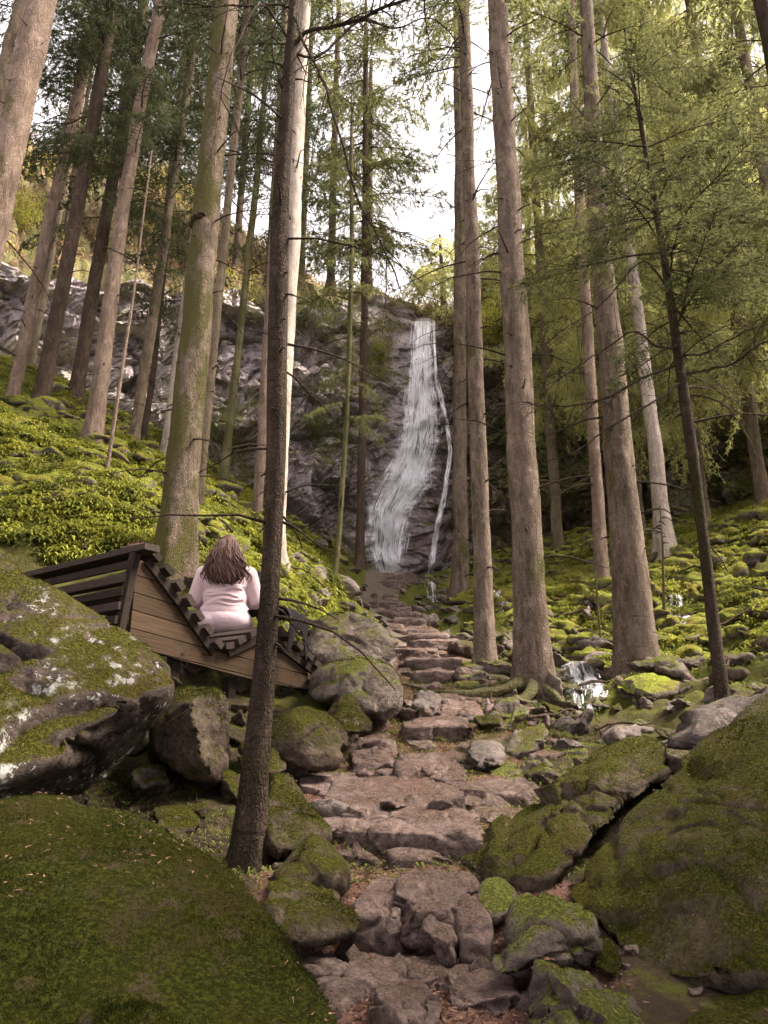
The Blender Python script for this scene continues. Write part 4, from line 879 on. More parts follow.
rock('big overhanging mossy boulder beside the lower steps, dark hollow beneath', [(307, 672, 7.9), (330, 660, 8.0), (370, 650, 8.0), (398, 668, 7.8), (409, 690, 7.6), (404, 712, 7.4), (372, 716, 7.0), (330, 694, 7.1), (310, 700, 7.4), (350, 670, 7.1), (310, 680, 8.8), (400, 680, 8.8), (395, 715, 8.2), (360, 722, 7.4)], 'rock_half', 5, .035, .04, .008, 11, tuft=5000, tl=.014)
rock('rounded mossy stone in the hollow before the overhanging boulder', [(324, 714, 7.0), (340, 692, 7.0), (358, 694, 7.0), (372, 726, 6.8), (368, 734, 6.6), (328, 732, 6.5), (345, 700, 7.4), (350, 735, 6.4), (360, 720, 7.4)], 'rock_near', 5, .03, .025, .006, 13, tuft=3000, tl=.009)
rock('small mossy stone wedged left of the loaf shaped boulder', [(236, 748, 5.9), (250, 738, 5.9), (280, 745, 5.8), (287, 772, 5.6), (262, 782, 5.4), (238, 775, 5.5), (262, 742, 6.3)], 'rock_near', 4, .025, .02, seed=14)
rock('long low grey stone against the moss blanket boulder, left of the steps', [(258, 880, 3.75), (278, 872, 3.95), (310, 874, 3.9), (352, 912, 3.6), (357, 936, 3.5), (320, 946, 3.3), (290, 950, 3.2), (262, 905, 3.35), (300, 868, 4.2), (345, 905, 4.0)], 'rock_near', 5, .02, .02, .005, 15, tuft=1500, tl=.009)
rock('pointed olive stone at the foot of the foreground stem', [(266, 872, 4.1), (296, 837, 4.3), (318, 850, 4.25), (345, 876, 4.1), (338, 886, 3.95), (272, 888, 3.85), (300, 850, 4.6), (335, 870, 4.4)], 'rock_near', 4, .02, .018, seed=16)
rock('small lump of stone behind the pointed olive one', [(304, 858, 4.5), (316, 842, 4.6), (333, 850, 4.6), (342, 868, 4.45), (315, 874, 4.3), (325, 845, 4.8)], 'rock_near', 4, .02, .015, seed=17)
# right side giants
rock('long sloping mossy slab leaning on the giant boulder at the right', [(453, 862, 4.65), (490, 828, 4.9), (530, 797, 5.1), (592, 762, 5.3), (640, 736, 5.5), (668, 744, 5.3), (668, 772, 5.0), (622, 800, 4.7), (575, 850, 4.35), (534, 895, 4.05), (500, 884, 4.2), (465, 876, 4.4), (560, 800, 4.55), (600, 790, 5.9), (660, 770, 5.9), (520, 850, 5.3), (480, 880, 4.9)], 'rock_near', 6, .03, .04, .008, 18, facet=.07, fs=1.6, tuft=12000, tl=.009)
rock('giant olive green boulder filling the lower right corner', [(548, 893, 4.0), (600, 832, 4.35), (650, 790, 4.6), (690, 742, 4.85), (735, 712, 5.1), (790, 675, 5.4), (960, 640, 5.4), (960, 900, 3.3), (900, 1000, 2.9), (768, 975, 3.0), (690, 985, 3.15), (640, 1000, 3.25), (612, 968, 3.4), (575, 925, 3.7), (700, 900, 3.35), (780, 840, 3.6), (640, 880, 3.75), (700, 800, 6), (950, 760, 6.2), (640, 900, 5), (660, 1010, 4.2), (850, 1040, 4)], 'rock_near', 6, .05, .06, .010, 19, facet=.055, fs=1.3, tuft=40000, tl=.011)
rock('grey brown cap slab along the top of the giant right boulder', [(662, 742, 5.35), (690, 716, 5.6), (730, 700, 5.75), (775, 682, 5.9), (900, 640, 6.2), (900, 690, 5.5), (768, 700, 5.35), (700, 742, 5.0), (672, 752, 5.0), (700, 740, 6.2), (880, 700, 6.8)], 'rock_grey', 5, .03, .03, .008, 20, tuft=1200, tl=.009)
rock('dark rock under the overhang at the lower right edge', [(640, 1010, 3.2), (700, 992, 3.2), (790, 985, 3.1), (960, 990, 3.0), (960, 1150, 2.4), (700, 1150, 2.4), (640, 1080, 2.6), (700, 1010, 3.9), (900, 1010, 3.9)], 'rock_near', 5, .03, .03, seed=21)
rock('dark wedge of rock beneath the leaning slab at right', [(545, 880, 4.5), (580, 850, 4.7), (640, 800, 5.0), (668, 765, 5.3), (690, 760, 5.6), (660, 850, 5.4), (560, 940, 4.5)], 'rock_near', 4, .02, .02, seed=22)
# stones lining the lower steps on the right
rock('pale jagged stone with a moss cap, right of the bottom steps', [(494, 965, 3.2), (500, 930, 3.4), (520, 905, 3.6), (548, 898, 3.65), (580, 915, 3.55), (594, 938, 3.4), (588, 958, 3.3), (555, 952, 3.15), (520, 972, 3.05), (492, 978, 3.05), (540, 925, 3.2), (570, 960, 3.7), (520, 930, 3.8)], 'rock_half', 5, .015, .025, .007, 23, facet=.05, fs=3.0, tuft=700, tl=.009)
rock('big pale stone at the bottom edge with a flat slanting face', [(519, 1010, 2.85), (532, 955, 3.1), (556, 958, 3.1), (600, 985, 2.95), (640, 1010, 2.8), (655, 1030, 2.7), (600, 1080, 2.45), (530, 1080, 2.4), (545, 975, 2.85), (600, 1010, 3.3), (560, 990, 3.4)], 'rock_half', 5, .015, .02, .007, 24, facet=.05, fs=3.0, tuft=300, tl=.009)
rock('small mossy block tucked under the giant right boulder', [(592, 950, 3.4), (598, 936, 3.5), (612, 938, 3.5), (620, 960, 3.4), (620, 980, 3.25), (596, 978, 3.2), (605, 940, 3.7)], 'rock_near', 4, .02, .015, seed=25, tuft=1200, tl=.009)
rock('upright brown stone at the right end of the lower step', [(478, 905, 3.9), (484, 882, 4.0), (504, 880, 4.0), (516, 892, 3.95), (514, 915, 3.8), (495, 925, 3.7), (480, 920, 3.7), (495, 890, 4.2)], 'rock_half', 4, .015, .015, seed=26, facet=.02)
rock('square topped brown block standing alone beside the path', [(462, 752, 6.5), (470, 742, 6.7), (495, 741, 6.7), (508, 756, 6.5), (506, 770, 6.3), (485, 773, 6.15), (463, 768, 6.3), (468, 752, 6.25), (500, 745, 7.0), (475, 742, 7.0)], 'rock_grey', 4, .012, .012, seed=27)
rock('mossy green wedge stone right of the square topped block', [(497, 745, 7.0), (512, 722, 7.2), (526, 714, 7.3), (540, 740, 7.1), (541, 762, 6.9), (520, 771, 6.6), (500, 762, 6.7), (530, 725, 7.7)], 'rock_near', 4, .02, .02, seed=28, tuft=2500, tl=.009)
rock('tan stone leaning behind the green wedge stone', [(486, 716, 7.8), (498, 702, 8), (515, 700, 8), (535, 715, 7.8), (538, 735, 7.6), (505, 740, 7.3), (510, 705, 8.4)], 'rock_half', 4, .02, .02, seed=29)
rock('flat topped tan boulder under the roots of the tall right tree', [(530, 765, 6.7), (545, 748, 6.9), (590, 742, 7.0), (615, 748, 6.8), (600, 772, 6.3), (560, 792, 5.9), (535, 788, 6.1), (560, 745, 7.4), (605, 760, 7.2)], 'rock_half', 5, .02, .025, seed=30, tuft=1500, tl=.010)
rock('mossy mid sized block at the path edge below the straight spruce', [(447, 690, 9.2), (456, 678, 9.4), (478, 680, 9.3), (484, 696, 9.1), (470, 702, 8.8), (450, 701, 8.8), (465, 680, 9.8)], 'rock_half', 4, .02, .02, seed=31)
rock('brown stone in the bend of the path below the narrow steps', [(409, 705, 8.3), (416, 693, 8.5), (436, 692, 8.5), (446, 705, 8.3), (440, 714, 8.0), (412, 713, 8.0), (428, 694, 8.9)], 'rock_grey', 4, .02, .018, seed=32)
rock('mossy lump between the roots of the two big right trees', [(600, 725, 8.4), (618, 705, 8.7), (650, 704, 8.7), (672, 722, 8.5), (665, 742, 8.1), (610, 745, 8.0), (640, 710, 9.3)], 'rock_near', 5, .03, .03, seed=33, tuft=3000, tl=.009)
rock('dark wet boulder standing in the right hand stream', [(678, 632, 11.9), (686, 622, 12), (697, 625, 12), (700, 638, 11.7), (685, 642, 11.5), (690, 625, 12.5)], 'rock_near', 4, .03, .02, seed=34)

# stone steps of the path
def slab(label, u0, u1, v0, vf, vb, Y, dep, seed, mat='rock_path', name='stone_step', cat='step', group=None, sub=5, skew=0.):
    """u0..u1 pixel span of the front edge at depth Y, vf front edge top, vb front bottom; v0 unused when dep given"""
    r_ = np.random.default_rng(seed); pts = []
    zt = P(u0, vf, Y)[2]; zb = P(u0, vb, Y-.02)[2]; x0 = P(u0, vf, Y)[0]; x1 = P(u1, vf, Y)[0]; w_ = x1-x0
    for f in (0, .3, .65, 1):
        x = x0+w_*f; j = lambda s_: r_.normal(0, s_)
        yo = skew*(f-.5)-.06*math.sin(f*PI)
        zk = max(zt, float(np.interp(Y+dep, _ty, _tz))+.045) if Y < 11 else zt+.01; zm = max(zt, float(np.interp(Y+dep*.5, _ty, _tz))+.05) if Y < 11 else zt; pts += [(x+j(.02), Y+yo+j(.03), zt+j(.008)), (x+j(.03), Y+yo-.02+j(.02), zb-.02), (x+j(.05)*1.2, Y+dep+j(.08), zk+j(.012)), (x, Y+dep*.5, zm), (x+j(.03), Y+dep*.9, zb-.02)]
    return rock(label, pts, mat, sub, .008, .022, .009, seed, name, cat, group, .03, 3.2, world=True)
slab('broad worn step slab, widest of all, with a deep shadow under its front lip', 312, 482, 795, 832, 856, 4.75, 1.25, 1, skew=-.25, sub=6)
slab('upper ledge of the lowest full step, left block', 356, 410, 880, 912, 958, 3.72, .5, 2, skew=.1)
slab('upper ledge of the lowest full step, long right block', 402, 476, 875, 905, 938, 3.72, .55, 3, skew=.1)
slab('rounded stone under the lowest full step, centre', 430, 462, 930, 938, 968, 3.55, .3, 4, sub=4, name='step_stone', cat='stone')
slab('small dark stone under the lowest full step, right of centre', 463, 490, 930, 934, 956, 3.6, .3, 5, sub=4, name='step_stone', cat='stone')
slab('cracked flat stone set in the earth at the foot of the steps, left', 343, 398, 972, 984, 1004, 3.2, .3, 6, name='step_stone', cat='stone')
slab('raised pale block at the bottom edge of the path', 383, 438, 985, 1004, 1040, 2.95, .35, 7, name='step_stone', cat='stone')
slab('flat dark grey stone nearly flush with the bottom of the path', 455, 516, 973, 996, 1010, 3.1, .3, 8, name='step_stone', cat='stone')
slab('flat slab at the right edge of the path above the broad step', 449, 508, 790, 804, 816, 5.5, .5, 9, name='stone_slab', cat='slab')
slab('smooth slanting slab in the middle of the path', 400, 466, 757, 778, 790, 5.9, .8, 10, name='stone_slab', cat='slab')
slab('small brown slab left of the smooth slanting one', 352, 394, 742, 762, 774, 6.3, .6, 11, name='stone_slab', cat='slab')
slab('flat mossy edged stone right of the smooth slanting slab', 497, 536, 773, 786, 797, 6.0, .5, 12, mat='rock_half', name='stone_slab', cat='slab')
slab('long low step slab across the path below the bend', 401, 474, 722, 728, 743, 7.3, .5, 13)
slab('short step stone just left of the long low step', 356, 398, 730, 742, 756, 6.9, .5, 14, name='stone_slab', cat='slab')
slab('thin slab propped beyond the long low step', 440, 484, 706, 714, 722, 7.9, .5, 15, name='stone_slab', cat='slab')
slab('sunken slab stone between the broad step and the left boulders', 300, 352, 770, 786, 796, 5.7, .5, 16, name='stone_slab', cat='slab')
slab('lowest of the two small square step blocks, left one', 413, 450, 668, 672, 684, 9.4, .35, 17, sub=4)
slab('wide riser block above the small square step blocks', 406, 462, 655, 660, 671, 10.0, .4, 18, sub=4)
slab('two toned riser stone left under the dark ledge', 408, 438, 654, 650, 661, 10.5, .35, 19, sub=4)
slab('dark ledge stone spanning the narrow steps', 408, 474, 648, 640, 650, 11.0, .4, 20, sub=4)
slab('flat stone leading right off the narrow steps', 458, 498, 660, 668, 678, 9.7, .5, 21, mat='rock_half', sub=4)
# flagstones bedded in the lower path: flat, irregular, tilted with the ground
r_ = np.random.default_rng(77); nf_ = 0
fs_ = []
for _ in range(1500):
    y = 2.9*(11.6/2.9)**r_.uniform(); x = float(xc(y))+r_.uniform(-.85, .95)*np.interp(y, [3, 5, 7, 12], [.6, .85, 1.15, .7]); R_ = r_.uniform(.11, .30)*np.interp(y, [3, 6, 12], [.75, 1.1, 1.1])
    if any(math.hypot(x-a, y-b) < .88*(R_+q) for a, b, q in fs_): continue
    if any(abs(y-yt) < .10 for yt, _, _ in _TER) or (4.7 < y < 5.9 and x < P(482, 832, 4.75)[0]+.1) or (3.6 < y < 4.15): continue
    fs_.append((x, y, R_))
for (x, y, R_) in fs_[:95]:
    n = r_.integers(5, 8); an = np.sort(r_.uniform(0, 2*PI, n)); pts = []
    gx = (hz(x+.15, y)-hz(x-.15, y))/.3; gy = float(np.clip((hz(x, y+.12)-hz(x, y-.12))/.24, -.1, .35)); z = hz(x, y)+r_.uniform(.015, .05)
    for a in an:
        q = R_*r_.uniform(.8, 1.15); dx, dy = math.cos(a)*q*1.15, math.sin(a)*q
        pts += [(x+dx, y+dy, z+gx*dx*.5+gy*dy+r_.normal(0, .006)), (x+dx*1.03, y+dy*1.03, z-.12+gy*dy)]
    rock('flat worn flagstone bedded in the reddish earth of the lower path', pts, 'rock_path', 5, .008, .014, .009, 500+nf_, 'flagstone', 'flagstone', 'flagstones of the lower path', .022, 4., world=True); nf_ += 1
ys = np.concatenate([np.arange(12, 20, .75), np.arange(20, 28, 1.1)])
gS = 'narrow far steps climbing to the foot of the waterfall'
for k, y in enumerate(ys):
    x = float(xc(y)); z = hz(x, y)+.13; w_ = random.uniform(.5, .72); nb = random.choice([1, 2, 2])
    e_ = np.linspace(-w_, w_, nb+1)
    for b in range(nb):
        r_ = np.random.default_rng(300+k*3+b); a0, a1 = x+e_[b]+.02+random.uniform(-.08, .08), x+e_[b+1]-.02+random.uniform(-.08, .08); pts = []
        for f in (0, .5, 1):
            xx = a0+(a1-a0)*f; pts += [(xx, y+r_.normal(0, .04), z+r_.normal(0, .012)), (xx, y-.02, z-.35), (xx, y+.6, z+.08), (xx, y+.6, z-.3)]
        rock('narrow weathered step stone in the far flight climbing to the waterfall', pts, 'rock_path', 4, .015, .015, .006, 400+k*3+b, 'stone_step', 'step', gS, world=True)

# loose stones: shared meshes, each one an object
TR = []
for k in range(14):
    r_ = np.random.default_rng(900+k); n = 9
    pts = r_.normal(size=(n, 3)); pts /= np.linalg.norm(pts, axis=1)[:, None]; pts = pts*np.array([1, .75, .5])*r_.uniform(.8, 1.1, (n, 1)); pts[:, 0] += pts[:, 2]*.3
    c, V_, T_ = rock_verts(pts, 4, .03, .05, .02, k, .10, 1.5); TR.append((V_-np.array([0, 0, V_[:, 2].min()*.75]), T_))
def rockmeshes(mat): return [mesh_from('stone', v, t, [M[mat]]) for v, t in TR]
def strew(n, fn, mats, size, label, cat, group, name, seed, sink=.3):
    r_ = np.random.default_rng(seed); ms = sum([rockmeshes(m) for m in mats], []); c = 0; tries = 0; placed = []
    while c < n and tries < n*40:
        tries += 1; x, y = fn(r_); s_ = size(r_, y)
        p = np.array([x, y, hz(x, y)]); d = depth(p); u = 384+p[0]/d*F; v = 512-(p[2]*CP-p[1]*SP)/d*F
        if not (-20 < u < 790 and 330 < v < 1050): continue
        if in_bench(x, y) and name != 'packed_rock': continue
        if any((x-a)**2+(y-b)**2 < (.75*(s_+q))**2 for a, b, q in placed): continue
        placed.append((x, y, s_))
        o = link(name, ms[r_.integers(len(ms))], (x, y, p[2]-s_*sink*.5), rot=(r_.normal(0, .22), r_.normal(0, .22), r_.uniform(0, 6.28)), scale=(s_, s_*r_.uniform(.8, 1.1), s_*r_.uniform(.7, 1.1)))
        tag(o, label, cat, group); c += 1
def yy_(r_, a, b): return a*(b/a)**r_.uniform()
strew(80, lambda r_: (lambda y: (xc(y)-r_.uniform(.6, 2.4), y))(yy_(r_, 8.5, 26)), ['rock_bank', 'rock_half', 'rock_grey'], lambda r_, y: r_.uniform(.12, .46), 'loose mossy stone heaped along the left side of the steps', 'stone', 'stones heaped left of the steps', 'loose_stone', 1)
strew(90, lambda r_: (lambda y: (xc(y)+r_.uniform(.6, 2.8), y))(yy_(r_, 8.5, 28)), ['rock_bank', 'rock_half', 'rock_grey'], lambda r_, y: r_.uniform(.12, .46), 'loose mossy stone heaped along the right side of the steps', 'stone', 'stones heaped right of the steps', 'loose_stone', 2)
strew(30, lambda r_: (lambda y: (xc(y)+r_.uniform(-1.0, 1.4), y))(yy_(r_, 4.9, 10.5)), ['rock_path', 'rock_path', 'rock_grey'], lambda r_, y: r_.uniform(.07, .26), 'small reddish stone lying loose on the lower path', 'stone', 'loose stones on the lower path', 'path_stone', 3)
strew(26, lambda r_: (xc(4)+r_.uniform(-.6, 1.1), r_.uniform(2.9, 4.6)), ['rock_path'], lambda r_, y: r_.uniform(.02, .06), 'small reddish pebble lying near the bottom steps', 'pebble', 'pebbles near the bottom steps', 'pebble', 4)
strew(70, lambda r_: (r_.uniform(1.0, 5.0), yy_(r_, 6.0, 13.5)), ['rock_near', 'rock_half', 'rock_half'], lambda r_, y: r_.uniform(.14, .42), 'mossy boulder by the stream among the right hand trees', 'boulder', 'boulders by the stream', 'stream_boulder', 5)
strew(46, lambda r_: (r_.uniform(-2.6, -.7), r_.uniform(5.0, 9)), ['rock_near', 'rock_half'], lambda r_, y: r_.uniform(.14, .36), 'shaded mossy rock packed beneath and beside the bench', 'rock', 'rocks beneath the bench', 'packed_rock', 6)
strew(14, lambda r_: (r_.uniform(-1.6, -.65), r_.uniform(4.2, 5.8)), ['rock_near', 'rock_path'], lambda r_, y: r_.uniform(.08, .18), 'small dark rock in the gaps between the left foreground boulders', 'rock', 'rocks between the left foreground boulders', 'gap_rock', 7)

strew(46, lambda r_: (r_.uniform(1.1, 3.9), r_.uniform(5.8, 8.6)), ['rock_near', 'rock_half', 'rock_grey'], lambda r_, y: r_.uniform(.10, .30), 'moss edged stone crowded in front of the big right hand tree feet', 'stone', 'stones before the right hand tree feet', 'root_stone', 15)
# the slopes' uncounted moss covered blocks
def mass(name, n, fn, mat, size, label, seed):
    r_ = np.random.default_rng(seed); mb = MB(); V2, T2 = [], []
    small = []
    for k in range(10):
        q = np.random.default_rng(700+k); pts = q.normal(size=(10, 3)); pts /= np.linalg.norm(pts, axis=1)[:, None]; pts *= np.array([1, .8, .5])
        _, a, b = rock_verts(pts, 3, .06, .10, .03, k, .12, 1.6); small.append((a, b))
    for k in range(n):
        x, y = fn(r_); s_ = size(r_, y)
        if in_bench(x, y): continue
        a, b = small[r_.integers(10)]; t = r_.uniform(0, 6.28); c_, d_ = math.cos(t), math.sin(t)
        v = a*s_; v = np.stack([v[:, 0]*c_-v[:, 1]*d_, v[:, 0]*d_+v[:, 1]*c_, v[:, 2]], 1); mb.add(v+np.array([x, y, hz(x, y)-s_*.1]), b)
    o = mb.build(name, [M[mat]]); tag(o, label, kind='stuff')
mass('mossy_scree', 1200, lambda r_: (lambda y: (xc(y)+r_.uniform(1.6, 9.5), y))(yy_(r_, 10, 30)), 'rock_mossy', lambda r_, y: r_.uniform(.14, .55), 'moss covered scree on the right hand slope', 11)
mass('mossy_scree', 1100, lambda r_: (lambda y: (xc(y)-r_.uniform(1.8, 8.5), y))(yy_(r_, 9.5, 30)), 'rock_mossy', lambda r_, y: r_.uniform(.12, .50), 'moss covered scree on the left hand slope', 12)

vs_, ds_ = [], []
dg = bpy.context.evaluated_depsgraph_get(); r_ = np.random.default_rng(71)
BIG = [o for o in COL.objects if o.get('category') == 'boulder' and o.type == 'MESH' and max(o.dimensions) > .8]
for o in BIG:
    me = o.data; V_ = np.empty(len(me.vertices)*3); me.vertices.foreach_get('co', V_); V_ = V_.reshape(-1, 3)+np.array(o.location)
    T_ = np.empty(len(me.polygons)*3, int); me.loops.foreach_get('vertex_index', T_); T_ = T_.reshape(-1, 3)
    p_, N_ = scatter(V_, T_, 90 if max(o.dimensions) < 2 else 420, r_, lambda c, N_: np.clip(N_[:, 2]-.25, 0, 1)*(fbm(c*2, 3, 95) > -.05)+1e-4)
    vs_.append(p_+N_*.012); D = np.cross(N_, r_.normal(size=N_.shape)); ds_.append(D/np.linalg.norm(D, axis=1)[:, None])
B, D = np.vstack(vs_), np.vstack(ds_); v = needle_tris(B, D, r_.uniform(.008, .028, len(B)), .005, r_)
tag(link('boulder_litter', mesh_from('boulder_litter', v.reshape(-1, 3), np.arange(3*len(v)).reshape(-1, 3), [M['litter']], smooth=False)), 'fallen needles and leaf bits caught on the boulders', kind='stuff')
# ------------------------------------------------------------------ ground cover
def ferns(name, n, fn, mat, L, label, seed, blades=9):
    r_ = np.random.default_rng(seed); x = np.zeros(n); y = np.zeros(n)
    for k in range(n): x[k], y[k] = fn(r_)
    keep = (fbm(np.stack([x*.7, y*.7, 0*x], 1), 3, 90) > -.25) & ~in_bench(x, y); x, y = x[keep], y[keep]; n = len(x)
    z = hgt(x, y); B = np.repeat(np.stack([x, y, z], 1), blades, 0); m = len(B)
    B = B+r_.normal(0, .05, (m, 3))*np.array([1, 1, .3])
    gx = (h0(x+.1, y)-h0(x-.1, y))/.2; gy = (h0(x, y+.1)-h0(x, y-.1))/.2
    dn = np.repeat(np.stack([-gx, -gy], 1), blades, 0)*.8
    a = r_.uniform(0, 2*PI, m); d = np.stack([np.cos(a), np.sin(a)], 1)+dn; d /= np.linalg.norm(d, axis=1)[:, None]+1e-6
    ln = L*r_.uniform(.5, 1.3, m)*np.repeat(r_.uniform(.6, 1.4, n), blades); w_ = ln*r_.uniform(.05, .09, m)
    side_ = np.stack([-d[:, 1], d[:, 0], 0*a], 1); up = np.array([0, 0, 1.])
    lift = r_.uniform(.35, .9, m)
    rows = []
    for f, ww in ((0, .5), (.4, 1.), (.75, .75), (1, .08)):
        c = B+np.hstack([d, np.zeros((m, 1))])*(ln*f)[:, None]+up*((ln*(lift*f*1.5-(lift*.9+.55)*f**2))[:, None])
        rows += [c-side_*(w_*ww)[:, None], c+side_*(w_*ww)[:, None]]
    V_ = np.stack(rows, 1).reshape(-1, 3); o8 = np.arange(m)[:, None]*8
    Qs = np.concatenate([o8+np.array([[0, 1, 3, 2]])+2*k for k in range(3)])
    tag(link(name, mesh_from(name, V_, Qs, [M[mat]], smooth=False)), label, kind='stuff')
ferns('bank_greenery', 42000, lambda r_: (lambda y: (xc(y)-1.2-abs(r_.normal(0, 1))*5.0, y))(yy_(r_, 8, 28)), 'fern', .15, 'bright ferns and moss covering the left bank', 21)
ferns('bank_greenery', 36000, lambda r_: (lambda y: (xc(y)+2.0+r_.uniform(0, 11), y))(yy_(r_, 9, 30)), 'fern', .12, 'bright moss and ferns covering the right slope', 22)
ferns('path_side_moss', 6000, lambda r_: (lambda y: (xc(y)+random.choice([-1, 1])*r_.uniform(.9, 2.4), y))(yy_(r_, 8, 24)), 'fern_dull', .08, 'low moss between the stones beside the steps', 23, 7)
ferns('near_ground_moss', 26000, lambda r_: (r_.uniform(-4, 5.5), r_.uniform(4.2, 10)), 'fern_dull', .045, 'short dull moss on the shaded ground among the near boulders', 29, 6)
strew(110, lambda r_: (lambda y: (xc(y)+r_.choice([-1, 1])*r_.uniform(.3, 1.6), y))(yy_(r_, 11, 29)), ['rock_grey', 'rock_half', 'rock_path'], lambda r_, y: r_.uniform(.10, .30), 'grey brown rubble stone along the upper steps below the waterfall', 'stone', 'rubble along the upper steps', 'rubble_stone', 9)
r_ = np.random.default_rng(61); mb = MB()
for k in range(170):
    y = yy_(r_, 7, 22); x = float(xc(y))+r_.choice([-1, 1])*r_.uniform(.9, 6); L = r_.uniform(.2, .9)*(1+(r_.uniform() < .1)*1.2); a = r_.uniform(0, 6.28)
    if in_bench(x, y): continue
    t = np.linspace(-.5, .5, 6); X_ = x+math.cos(a)*L*t; Y_ = y+math.sin(a)*L*t; Z_ = hgt(X_, Y_).max()*.3+hgt(X_, Y_)*.7+r_.uniform(.03, .12)
    v, q = tube(np.stack([X_, Y_, Z_], 1)+r_.normal(0, .012, (6, 3)), np.linspace(.016, .006, 6)*r_.uniform(.6, 1.6), 5); mb.add(v, q)
tag(mb.build('fallen_twigs', [M['bark_umber']]), 'dead branches lying on the mossy slopes', kind='stuff')
# litter on the path
r_ = np.random.default_rng(44); n = 26000
y = 2.6*(12/2.6)**r_.uniform(size=n); x = xc(y)+r_.normal(0, .55, n)
keep = pathmask(x, y)+r_.uniform(-.3, .3, n) > .5; x, y = x[keep], y[keep]; z = hgt(x, y)+.006
D = r_.normal(size=(len(x), 3))*np.array([1, 1, .25]); D /= np.linalg.norm(D, axis=1)[:, None]
v = needle_tris(np.stack([x, y, z], 1), D, r_.uniform(.012, .045, len(x)), .008, r_)
tag(link('leaf_litter', mesh_from('leaf_litter', v.reshape(-1, 3), np.arange(3*len(v)).reshape(-1, 3), [M['litter']], smooth=False)), 'brown needles and leaf bits strewn on the path', kind='stuff')
# scrub on the hill above the cliff and shrubs on cliff ledges
r_ = np.random.default_rng(45); ht = np.vstack([HQ[:, [0, 1, 2]], HQ[:, [0, 2, 3]]])
p, N_ = scatter(HV, ht, 5200, r_, lambda c, N_: (fbm(c*.25, 3, 91) > -.1)*1.+.1)
def bush(p, n, R_, L, r_):
    B = np.repeat(p, n, 0)+r_.normal(size=(len(p)*n, 3))*R_; D = r_.normal(size=B.shape); D[:, 2] = abs(D[:, 2])+.2; D /= np.linalg.norm(D, axis=1)[:, None]
    return needle_tris(B, D, L*r_.uniform(.4, 1.3, len(B)), L*.16, r_)
v = bush(p, 36, .34, .5, r_)
tag(link('hillside_scrub', mesh_from('hillside_scrub', v.reshape(-1, 3), np.arange(3*len(v)).reshape(-1, 3), [M['scrub']], smooth=False)), 'dry brown scrub covering the hill above the cliff', kind='stuff')
q = p[(fbm(p*.3+9, 3, 92) > .12)]; v = bush(q, 50, .4, .3, r_)
tag(link('hillside_leaves', mesh_from('hillside_leaves', v.reshape(-1, 3), np.arange(3*len(v)).reshape(-1, 3), [M['needle_yellow']], smooth=False)), 'yellow green young leaves among the hillside scrub', kind='stuff')
def on_cliff(u, v):
    d = P(u, v, 1.); hit = cliff_bvh.ray_cast(Vector((0, 0, 0)), Vector(d/np.linalg.norm(d)))[0]
    return np.array(hit) if hit is not None else P(u, v, 28)
for (u, v0, su, sv, n, mat, lab) in [(378, 362, 10, 22, 60, 'fern', 'bright yellow green shrub clinging to the rock left of the fall'), (330, 420, 18, 40, 90, 'fern_dull', 'olive creeper hanging on the cliff between the two thin stems'),
        (490, 330, 8, 12, 40, 'needle_yellow', 'yellow leaved shrub on the ledge right of the fall'), (18, 222, 18, 12, 50, 'needle_yellow', 'bright yellow bush on the skyline at the upper left'), (226, 440, 16, 26, 70, 'fern_dull', 'dull green shrub at the cliff foot behind the mossy stem'),
        (560, 440, 34, 60, 160, 'fern_dull', 'dark leafy cover on the broken rock right of the tall grey tree'), (735, 420, 40, 60, 200, 'fern_dull', 'dense green thicket at the right edge before the cliff'), (560, 330, 34, 30, 120, 'fern', 'light green bushes topping the cliff between the right trunks'), (310, 310, 30, 16, 80, 'fern_dull', 'green bushes along the cliff top left of the fall')]:
    r_ = np.random.default_rng(int(u)); pp = np.array([on_cliff(u+r_.normal(0, su), v0+r_.normal(0, sv)) for _ in range(n)]); pp[:, 1] -= .25
    v = bush(pp, 70, .24, .17, r_); c = pp.mean(0)
    st = MB()
    for a in pp[:12]:
        b_ = a+np.array([r_.normal(0, .2), .35, -.5]); vv, qq = tube(np.linspace(b_, a+np.array([0, -.15, .2]), 4), [.02, .015, .01, .006], 4); st.add(vv, qq)
    e = empty('shrub', tuple(c), lab, 'shrub')
    link('foliage', mesh_from('foliage', v.reshape(-1, 3)-c, np.arange(3*len(v)).reshape(-1, 3), [M[mat]], smooth=False), parent=e); st.build('stems', [M['twig']], tuple(c), e)['kind'] = 'stuff'
